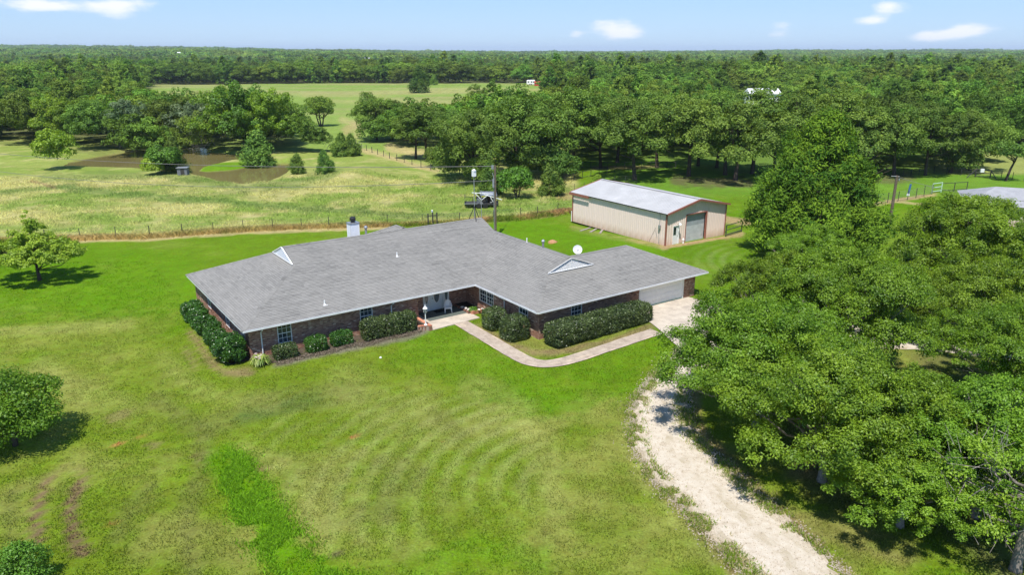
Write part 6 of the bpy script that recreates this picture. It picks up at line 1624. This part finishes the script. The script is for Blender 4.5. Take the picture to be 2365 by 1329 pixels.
# ------------------------------------------------------------------ oaks and woods
def oaks():
    wc, _b = make_crown('thicket_crown', 'oak', 3.6, 5.2, .0, 6500, .34, 92, 60, 'oak', up=.4, rand=.5, btint=.3)
    for px, py, s, lab in ((862, 326, 1.0, 'bushy undergrowth tree at the left foot of the mid pasture clump'), (905, 326, 1.1, 'rounded low tree at the front of the mid pasture clump'), (1045, 408, .95, 'low leafy tree at the left foot of the biggest oak'), (1110, 424, .85, 'low leafy tree in front of the broad oak left of the utility pole'),
                          (1228, 412, 1.1, 'low leafy tree in front of the biggest rounded oak'), (1290, 412, .95, 'low leafy tree right of the biggest rounded oak'), (2215, 398, .9, 'low leafy tree at the right end of the oak row'), (1010, 385, .7, 'small bush between the twin trunked oak and the broad oak'), (2270, 372, 1.2, 'rounded low tree at the corner of the right woods')):
        b = at(px, py, -.2); placed.append((b.x, b.y, 3)); plant_tree('low_tree', (b.x, b.y), wc, None, lab, 'tree', 'low leafy trees at the feet of the oaks', s)
    pr = []
    for i, (R, Hc, z0, n) in enumerate([(5.8, 10.8, 1.9, 12500), (5.2, 11.2, 2.4, 11500), (6.6, 10.4, 1.2, 14500), (4.8, 9.6, 2.6, 9500)]):
        cr, bl = make_crown('oak_crown', 'bough', R*1.05, Hc, z0, int(n*1.25), .34, 300+i, 190, 'oak', up=.35, rand=.5, btint=.25, rbs=(.10, .17)); pr.append((cr, make_trunk('oak_trunk', bl, z0+1, .30, 310+i, rs_lean[i], 'bark', 12, z0+5)))
    O = [  # proto, base pixel, scale, label
     (2, (1095, 418), .98, 'broad oak lowest in the pasture, leftmost of the oaks behind the utility pole'), (2, (1200, 405), 1.16, 'biggest rounded oak crown right behind the utility pole'),
     (0, (1262, 400), .95, 'dense oak just right of the biggest rounded crown'), (1, (1327, 390), 1.05, 'oak with dark bare trunks left of the gap above the shed'),
     (0, (1387, 388), 1.0, 'oak with a single straight trunk left above the shed roof'), (3, (1425, 376), 1.0, 'slim oak standing back behind the pale fence above the shed'),
     (0, (1466, 413), 1.1, 'pale leaved oak closest to the shed roof, its forked trunk in the sun'), (1, (1517, 388), 1.0, 'oak standing back right of the pale leaved one'),
     (3, (1590, 408), 1.12, 'slender oak with a clean trunk in the middle of the grove behind the shed'), (1, (1612, 384), 1.0, 'oak half hidden in the middle of the grove'),
     (2, (1698, 417), 1.1, 'tall dark oak with the thickest trunk in the grove behind the shed'), (0, (1675, 405), 1.05, 'oak crowding the left side of the thickest trunk'),
     (1, (1737, 402), 1.1, 'oak at the right end of the grove, beside the big cedar'), (3, (1655, 388), 1.0, 'oak deep in the shade behind the thickest trunk'),
     (2, (1790, 400), 1.05, 'oak with its crown showing left behind the big cedar'), (0, (1850, 402), 1.05, 'oak hidden up to its crown by the tip of the big cedar'), (1, (1930, 402), 1.1, 'oak crown right behind the shoulder of the big cedar'),
     (2, (2005, 405), .98, 'oak with low drooping branches right of the big cedar'), (0, (2065, 404), .98, 'dark oak over the shaded ground behind the wooden pole'), (1, (2137, 404), .9, 'oak with one dark trunk at the right end of the row'),
     (3, (2195, 398), .9, 'bright green oak standing apart at the right woods edge'), (2, (2240, 392), .85, 'round green oak at the edge of the open strip on the right'),
     (0, (870, 322), .9, 'dark oak at the left end of the clump in mid pasture'), (2, (905, 322), .82, 'bushy oak low on the left side of the mid pasture clump'), (1, (960, 366), .8, 'oak with a thin trunk left of the twin trunked one in mid pasture'),
     (3, (985, 368), .95, 'twin trunked greyish oak in the dry grass of mid pasture'), (0, (1030, 350), .75, 'fresh green oak right behind the twin trunked one'), (1, (1100, 262), .75, 'dark cedar like tree standing above the mid pasture clump'),
    ]
    for k, (pi, (px, py), s, lab) in enumerate(O):
        b = at(px, py, -.2); cr, tk = pr[pi]; placed.append((b.x, b.y, 5.5*s)); plant_tree('oak_tree', (b.x, b.y), cr, tk, lab, 'tree', 'oaks of the pasture and the grove behind the shed', (s*random.uniform(.95, 1.08), s*random.uniform(.95, 1.08), s*random.uniform(.97, 1.05)))
rs_lean = [.4, -.3, .6, .2]
oaks()

def gx2(A): return project(A[:, 0], A[:, 1], 0.0)[0]
def woods():
    protos = []; rs = np.random.RandomState(77)
    for i in range(7):
        R = [5.0, 5.6, 4.4, 6.0, 4.8, 4.2, 5.2][i]; Hc = [10, 11.5, 9.5, 10.5, 12, 12.5, 8.6][i]
        if i in (5,): cr, bl = cedar_mesh('forest_tree', R, Hc+1.5, .6, 3400, .55, 500+i, 80, 'wood')
        else: cr, bl = make_crown('forest_tree', 'bough', R*1.05, Hc+.8, .2, 5200, .50, 500+i, 120, 'wood', up=.35, rand=.45, btint=.25, rbs=(.13, .2))
        protos.append(cr)
    far_protos = []
    for i in range(4):
        bl = []; 
        for q in range(9): 
            x, y = rs.uniform(-13, 13, 2); r = rs.uniform(3.5, 6); 
            for j in range(9): d = unit(rs.normal(size=3)); bl.append((x+d[0]*r*.7, y+d[1]*r*.7, 8.5+rs.uniform(-1.5, 1.5)+abs(d[2])*r*.7, r*.42))
        P, Nn, tint = blob_leaves(bl, 1500, 1.7, rs, up=.5, rand=.4, btint=.35); me = quads_mesh('woodland_clump', leaves(P, Nn, 1.7, tint, rs, .75), tint); me.materials.append(M['wood']); far_protos.append(me)
    # candidate places
    pts = []
    for (y0, y1, sp) in ((100, 250, 7.4), (250, 440, 8.8), (440, 700, 11.0), (700, 1300, 13.5)):
        y = y0
        while y < y1:
            half = y*.80+30; x = -half
            while x < half: pts.append((x+random.uniform(-.4, .4)*sp, y+random.uniform(-.4, .4)*sp)); x += sp
            y += sp
    A = np.array(pts); keep = wood_mask(A[:, 0], A[:, 1]); A = A[keep]
    for (x, y, r) in placed:
        A = A[np.hypot(A[:, 0]-x, A[:, 1]-y) > r*.95]
    q = at(1758, 240, 0); gx, gy = project(A[:, 0], A[:, 1], 0.0); A = A[~((np.abs(gx-1752) < 78) & (A[:, 1] > q.y-180) & (A[:, 1] < q.y+12))]
    q = at(1240, 197, 0); A = A[~((gx2(A) > 1196) & (gx2(A) < 1268) & (A[:, 1] > q.y-170) & (A[:, 1] < q.y+14))]
    px, py = project(A[:, 0], A[:, 1], 8.0); inside = (px > -60) & (px < PW+60)
    # thin out a little by noise
    A = A[np.argsort(np.hypot(A[:, 0], A[:, 1]))]
    px, py = project(A[:, 0], A[:, 1], 8.0); inside = (px > -60) & (px < PW+60)
    edge = (px > -60) & (px < PW+60)
    near_i = np.where(inside)[0][:300]; chosen = set(near_i.tolist()); Z = H(A[:, 0], A[:, 1])
    n_obj = 0
    for i in near_i:
        x, y = A[i]; ppx = px[i]
        k = rs.randint(7)
        if ppx < 830 and y < 330:
            where = 'behind the willow by the pond' if ppx < 200 else ('behind the middle of the pond' if ppx < 460 else 'behind the right of the pond'); dep = 'at the front of the woods' if y < 185 else ('midway into the woods' if y < 250 else 'far back in the woods'); grp = 'trees of the pond woods'
        elif ppx < 1262:
            where = 'left of the utility pole' if ppx < 1140 else 'right of the utility pole'; dep = 'at the front of the middle clump' if y < 165 else 'at the back of the middle clump'; grp = 'trees of the middle clump'
        else:
            where = 'above the shed' if ppx < 1500 else ('between shed and big cedar' if ppx < 1750 else ('behind the big cedar' if ppx < 2020 else 'above the paddock gates'))
            dep = 'behind the oak grove' if y < 160 else ('amid the right woods' if y < 185 else 'deep in the right woods'); grp = 'trees of the right woods'
        lab = ('pointed cedar ' if k == 5 else ('narrow tree ' if k == 4 else ('broad tree ' if k in (1, 3) else 'rounded tree ')))+dep+', '+where
        o = bpy.data.objects.new('forest_tree', protos[k]); COL.objects.link(o); n_obj += 1
        s = rs.uniform(.78, 1.12)*(.95 if y < 230 else 1.0); o.location = (x, y, Z[i]-.2); o.rotation_euler = (0, 0, rs.uniform(0, 6.28)); o.scale = (s*rs.uniform(.9, 1.12), s*rs.uniform(.9, 1.12), s*rs.uniform(.85, 1.1))
        tag(o, lab, 'tree', grp)
    rest = np.array([i for i in range(len(A)) if i not in chosen])
    # everything farther off: instanced masses
    def instancer(name, P, scl, meshes, label):
        me = bpy.data.meshes.new(name); me.vertices.add(len(P)); me.vertices.foreach_set('co', P.astype('f').ravel())
        for an, v in (('scl', scl), ('rot', rs.uniform(0, 6.28, len(P)))):
            a = me.attributes.new(an, 'FLOAT', 'POINT'); a.data.foreach_set('value', v.astype('f'))
        a = me.attributes.new('pick', 'INT', 'POINT'); a.data.foreach_set('value', rs.randint(0, len(meshes), len(P)).astype('i'))
        o = link(name, me, None, M['wood'], 'stuff'); tag(o, label, 'woods')
        g = bpy.data.node_groups.new(name, 'GeometryNodeTree'); g.interface.new_socket('Geometry', in_out='INPUT', socket_type='NodeSocketGeometry'); g.interface.new_socket('Geometry', in_out='OUTPUT', socket_type='NodeSocketGeometry')
        N = g.nodes; L = g.links; gi = N.new('NodeGroupInput'); go = N.new('NodeGroupOutput'); jn = N.new('GeometryNodeJoinGeometry')
        for src in meshes:
            oi = N.new('GeometryNodeObjectInfo'); oi.inputs['Object'].default_value = src; oi.inputs['As Instance'].default_value = True; L.new(oi.outputs['Geometry'], jn.inputs[0])
        ip = N.new('GeometryNodeInstanceOnPoints'); mp = N.new('GeometryNodeMeshToPoints'); L.new(gi.outputs[0], mp.inputs[0]); L.new(mp.outputs[0], ip.inputs['Points']); L.new(jn.outputs[0], ip.inputs['Instance']); ip.inputs['Pick Instance'].default_value = True
        def na(nm, ty):
            a = N.new('GeometryNodeInputNamedAttribute'); a.data_type = ty; a.inputs[0].default_value = nm; return a.outputs[0]
        L.new(na('pick', 'INT'), ip.inputs['Instance Index']); cx = N.new('ShaderNodeCombineXYZ'); L.new(na('rot', 'FLOAT'), cx.inputs[2]); L.new(cx.outputs[0], ip.inputs['Rotation'])
        cs_ = N.new('ShaderNodeCombineXYZ'); ml = N.new('ShaderNodeMath'); ml.operation = 'MULTIPLY'; ml.inputs[1].default_value = .82; sc1 = na('scl', 'FLOAT'); L.new(sc1, cs_.inputs[0]); L.new(sc1, cs_.inputs[1]); L.new(sc1, ml.inputs[0]); L.new(ml.outputs[0], cs_.inputs[2]); L.new(cs_.outputs[0], ip.inputs['Scale']); L.new(ip.outputs[0], go.inputs[0])
        md = o.modifiers.new('trees', 'NODES'); md.node_group = g; return o
    srcs = []; seen = set()
    for o in bpy.data.objects:
        if o.name.startswith('forest_tree') and o.data.name not in seen: seen.add(o.data.name); srcs.append(o)
    P = np.stack([A[rest, 0], A[rest, 1], Z[rest]-.5], -1); scl = rs.uniform(.72, 1.22, len(rest))*(1+.42*sstep(250, 460, A[rest, 1]))*(.82+.36*vnoise(A[rest, 0], A[rest, 1], 60, 70))
    instancer('woodland', P, scl, srcs, 'deep woodland stretching back behind the hayfield and the grove')
    # beyond 1.3 km: clumps of crowns
    cp = []; y = 1280.; 
    while y < 9500:
        sp = 20*(1+max(0, y-2500)/3500); half = y*.80+60; x = -half
        while x < half: cp.append((x+random.uniform(-.45, .45)*sp, y+random.uniform(-.45, .45)*sp, sp/20)); x += sp
        y += sp*(1.0 if y < 3000 else 1.25)
    C = np.array(cp); kk = wood_mask(C[:, 0], C[:, 1]); C = C[kk]; Zc = H(C[:, 0], C[:, 1])
    cs = []
    for i, me in enumerate(far_protos):
        j = rs.randint(200); o = bpy.data.objects.new('woodland_clump', me); COL.objects.link(o); o.location = (C[j, 0], C[j, 1], Zc[j]-1); o['kind'] = 'stuff'; tag(o, 'clump of crowns in the far woods', 'woods', 'far clumps'); cs.append(o)
    instancer('distant_woodland', np.stack([C[:, 0], C[:, 1], Zc-1.5], -1), (.7+rs.uniform(0, 1, len(C))**2.2*1.05)*np.minimum(C[:, 2], 1.5)*(.8+.5*vnoise(C[:, 0], C[:, 1], 300, 71)), cs, 'hazy blue green woodland reaching to the horizon')
    print('forest objects', n_obj, 'instances', len(rest), 'far', len(C))
woods()

# ------------------------------------------------------------------ grass
def grass():
    rs = np.random.RandomState(21)
    def inside_mask(x, y):
        hx, hy = to_house(x, y)
        bad = (hx > -.2) & (hx < 18.6) & (hy > -.2) | (hx > 18.3) & (hx < 36) & (hy > -8)
        px, py = project(x, y, 0.)
        gl = GRAVEL_L; gr = GRAVEL_R
        bad |= in_poly(px, py, gl+gr[::-1]) & (seg_dist(px, py, gl) > 4)
        walk_ = [(15.2, -1.5), (15.2, -11.2), (16.1, -12.3), (18, -12.75), (27.3, -12.6), (26.4, -15.5), (36, -16), (35, -7.8), (13.3, -7.8), (13.3, 1), (15.2, -1.5)]
        bad |= in_poly(hx, hy, [(15.25, -1.4), (15.2, -10.8), (15.7, -11.9), (16.8, -12.5), (18.3, -12.72), (26.6, -12.6), (26.5, -15.3), (37.8, -16), (34.6, -7.9), (28.3, -7.9), (26.85, -11.3), (18.3, -11.45), (16.9, -11.2), (16.5, -10.4), (16.5, -1.4)])
        bad |= in_poly(hx, hy, [(13.3, -1.7), (17.7, -1.6), (17.7, 1), (13.3, 1)])
        return ~bad & (px > -80) & (px < PW+80) & (py < PH+120) & ((px < 1600) | (py > 850))
    def blades(name, x, y, h, w, lab, colmul=(1, 1, 1), bright=1.0, flat=None):
        z = H(x, y); n = len(x); a = rs.uniform(0, 6.28, n); c = (gcol(x, y) if flat is None else np.tile(flat, (n, 1)))*np.array(colmul)*rs.uniform(.62, 1.45, n)[:, None]
        hh = h*rs.uniform(.5, 1.3, n); c = np.clip(c*bright, 0, .9); dx, dy = np.cos(a)*w/2, np.sin(a)*w/2; lx = rs.normal(0, .55, n)*hh; ly = rs.normal(0, .55, n)*hh
        V = np.zeros((n, 4, 3)); V[:, 0] = np.stack([x-dx, y-dy, z-.01], -1); V[:, 1] = np.stack([x+dx, y+dy, z-.01], -1)
        V[:, 2] = np.stack([x+lx*.5+dx*.6, y+ly*.5+dy*.6, z+hh*.65], -1); V[:, 3] = np.stack([x+lx, y+ly, z+hh], -1)
        me = quads_mesh(name, V, None, np.clip(c, 0, 1)); o = link(name, me, None, M['blade'], 'stuff'); tag(o, lab, 'grass')
    # clumped sampling of the mown lawn, denser near the camera
    n = 420000; y = 20+ (rs.uniform(0, 1, n)**1.5)*52; x = rs.uniform(-1, 1, n)*(y*.74+3)
    k = inside_mask(x, y) & (fbm(x, y, .7, 33, 3) > .42); blades('lawn_grass', x[k], y[k], .085, .042, 'short mown grass of the front lawn', bright=1.25)
    # the uncut strip
    pts = [(525, 1058), (555, 1110), (590, 1170), (625, 1230), (680, 1290), (760, 1370)]
    P = [G(*p) for p in pts]; n = 42000; i = rs.randint(0, len(P)-1, n); u = rs.uniform(0, 1, n)
    x = np.array([P[a].x*(1-b)+P[a+1].x*b for a, b in zip(i, u)]); y = np.array([P[a].y*(1-b)+P[a+1].y*b for a, b in zip(i, u)])
    x += rs.normal(0, .4, n)*(1+.6*(40-y)/20); y += rs.normal(0, .5, n); k = fbm(x, y, 1.1, 35, 3)+rs.uniform(-.08, .08, n) > .47
    blades('tall_grass', x[k], y[k], .15, .045, 'taller uncut bright green strip of grass in the front lawn', (1, 1, 1), 1.0, np.array([.215, .420, .015]))
    # rough pasture behind the fence
    n = 170000; y = rs.uniform(84, 128, n); x = rs.uniform(-1, 1, n)*(y*.74+3); px, py = project(x, y, 0.); fl = np.interp(px, [p[0] for p in FENCE_PX], [p[1] for p in FENCE_PX])
    k = (py < fl) & (px < 1322) & (px > -60) & (fbm(x, y, 1.6, 36, 3) > .45) & (np.minimum(sdist(x, y, POND1), sdist(x, y, POND2)) > 1)
    blades('pasture_grass', x[k], y[k], .30, .07, 'tall dry grass of the pasture behind the wire fence', bright=2.0)
    # weedy band along the fence line
    n = 26000; u = rs.uniform(0, 1, n); fx = rs.uniform(-60, 1322, n); q = [at(a, b, 0) for a, b in zip(fx[:400], np.interp(fx[:400], [p[0] for p in FENCE_PX], [p[1] for p in FENCE_PX]))]
    Q = np.array([(p.x, p.y) for p in q]); j = rs.randint(0, 400, n); x = Q[j, 0]+rs.normal(0, .8, n); y = Q[j, 1]+rs.normal(.5, .45, n)
    blades('fence_weeds', x, y, .45, .06, 'straw coloured weeds along the wire fence', (1.15, 1.05, .9), 1.3)
grass()
M['gravelstone'] = simple('gravel_stone', (.46, .39, .30), .9, .15, var=.3, sc=3)
def verge():
    rs = np.random.RandomState(44); Lw = [G(*p) for p in GRAVEL_L[:-1]]; Rw = [G(*p) for p in GRAVEL_R[:-1]]
    def along(P, n, sd, off):
        i = rs.randint(0, len(P)-1, n); u = rs.uniform(0, 1, n); A_ = np.array([tuple(p)[:2] for p in P]); q = A_[i]*(1-u[:, None])+A_[i+1]*u[:, None]
        d = unit(A_[i+1]-A_[i]); nn = np.stack([-d[:, 1], d[:, 0]], -1); return q+nn*(rs.normal(off, sd, n))[:, None]
    q = np.concatenate([along(Lw, 4200, .22, -.12), along(Rw, 3200, .22, .12)]); a = along(Lw, 500, .6, .1); q = np.concatenate([q, a])
    i = rs.randint(0, len(Lw)-1, 3000); u = rs.uniform(0, 1, 3000)[:, None]; v = rs.uniform(0, 1, 3000)[:, None]
    LA = np.array([tuple(p)[:2] for p in Lw]); RA = np.array([tuple(p)[:2] for p in Rw]); q = np.concatenate([q, (LA[i]*(1-u)+LA[i+1]*u)*(1-v)+(RA[i]*(1-u)+RA[i+1]*u)*v])
    n = len(q); z = H(q[:, 0], q[:, 1])+.04; s_ = rs.uniform(.018, .045, n); mb_v = []; oct_ = np.array([(1, 0, 0), (0, 1, 0), (-1, 0, 0), (0, -1, 0)])
    top = np.zeros((n*4, 4, 3)); a = rs.uniform(0, 6.28, n)
    for k in range(4):
        a0 = a+k*math.pi/2; a1 = a0+math.pi/2; b0 = np.stack([q[:, 0]+np.cos(a0)*s_, q[:, 1]+np.sin(a0)*s_, z-.015], -1); b1 = np.stack([q[:, 0]+np.cos(a1)*s_, q[:, 1]+np.sin(a1)*s_, z-.015], -1)
        t0 = np.stack([q[:, 0]+np.cos(a0)*s_*.3, q[:, 1]+np.sin(a0)*s_*.3, z+s_*.7], -1); t1 = np.stack([q[:, 0]+np.cos(a1)*s_*.3, q[:, 1]+np.sin(a1)*s_*.3, z+s_*.7], -1)
        top[k::4] = np.stack([b0, b1, t1, t0], 1)
    me = quads_mesh('gravel_stones', top, np.repeat(rs.uniform(0, .6, n), 4)); o = link('gravel_stones', me, None, M['gravelstone'], 'stuff'); tag(o, 'loose pale stones scattered over and along the gravel drive', 'gravel')
    q = np.concatenate([along(Lw, 17000, .28, .05), along(Rw, 16000, .32, -.02), along(Lw, 4000, .2, -.35)]); k = fbm(q[:, 0], q[:, 1], .7, 64, 3) > .5; q = q[k]; n = len(q)
    z = H(q[:, 0], q[:, 1])+.02; a = rs.uniform(0, 6.28, n); h = rs.uniform(.05, .2, n); w = .02; lx = rs.normal(0, .5, n)*h; ly = rs.normal(0, .5, n)*h; dx, dy = np.cos(a)*w, np.sin(a)*w
    V = np.stack([np.stack([q[:, 0]-dx, q[:, 1]-dy, z], -1), np.stack([q[:, 0]+dx, q[:, 1]+dy, z], -1), np.stack([q[:, 0]+lx*.6+dx*.6, q[:, 1]+ly*.6+dy*.6, z+h*.7], -1), np.stack([q[:, 0]+lx, q[:, 1]+ly, z+h], -1)], 1)
    gcx = np.where(rs.rand(n)[:, None] < .6, np.array([.22, .34, .02]), np.array([.50, .42, .20]))*rs.uniform(.7, 1.4, n)[:, None]
    me = quads_mesh('verge_grass', V, None, np.clip(gcx, 0, .8)); o = link('verge_grass', me, None, M['blade'], 'stuff'); tag(o, 'ragged green and straw grass creeping over the edges of the gravel drive', 'grass')
verge()
haze()
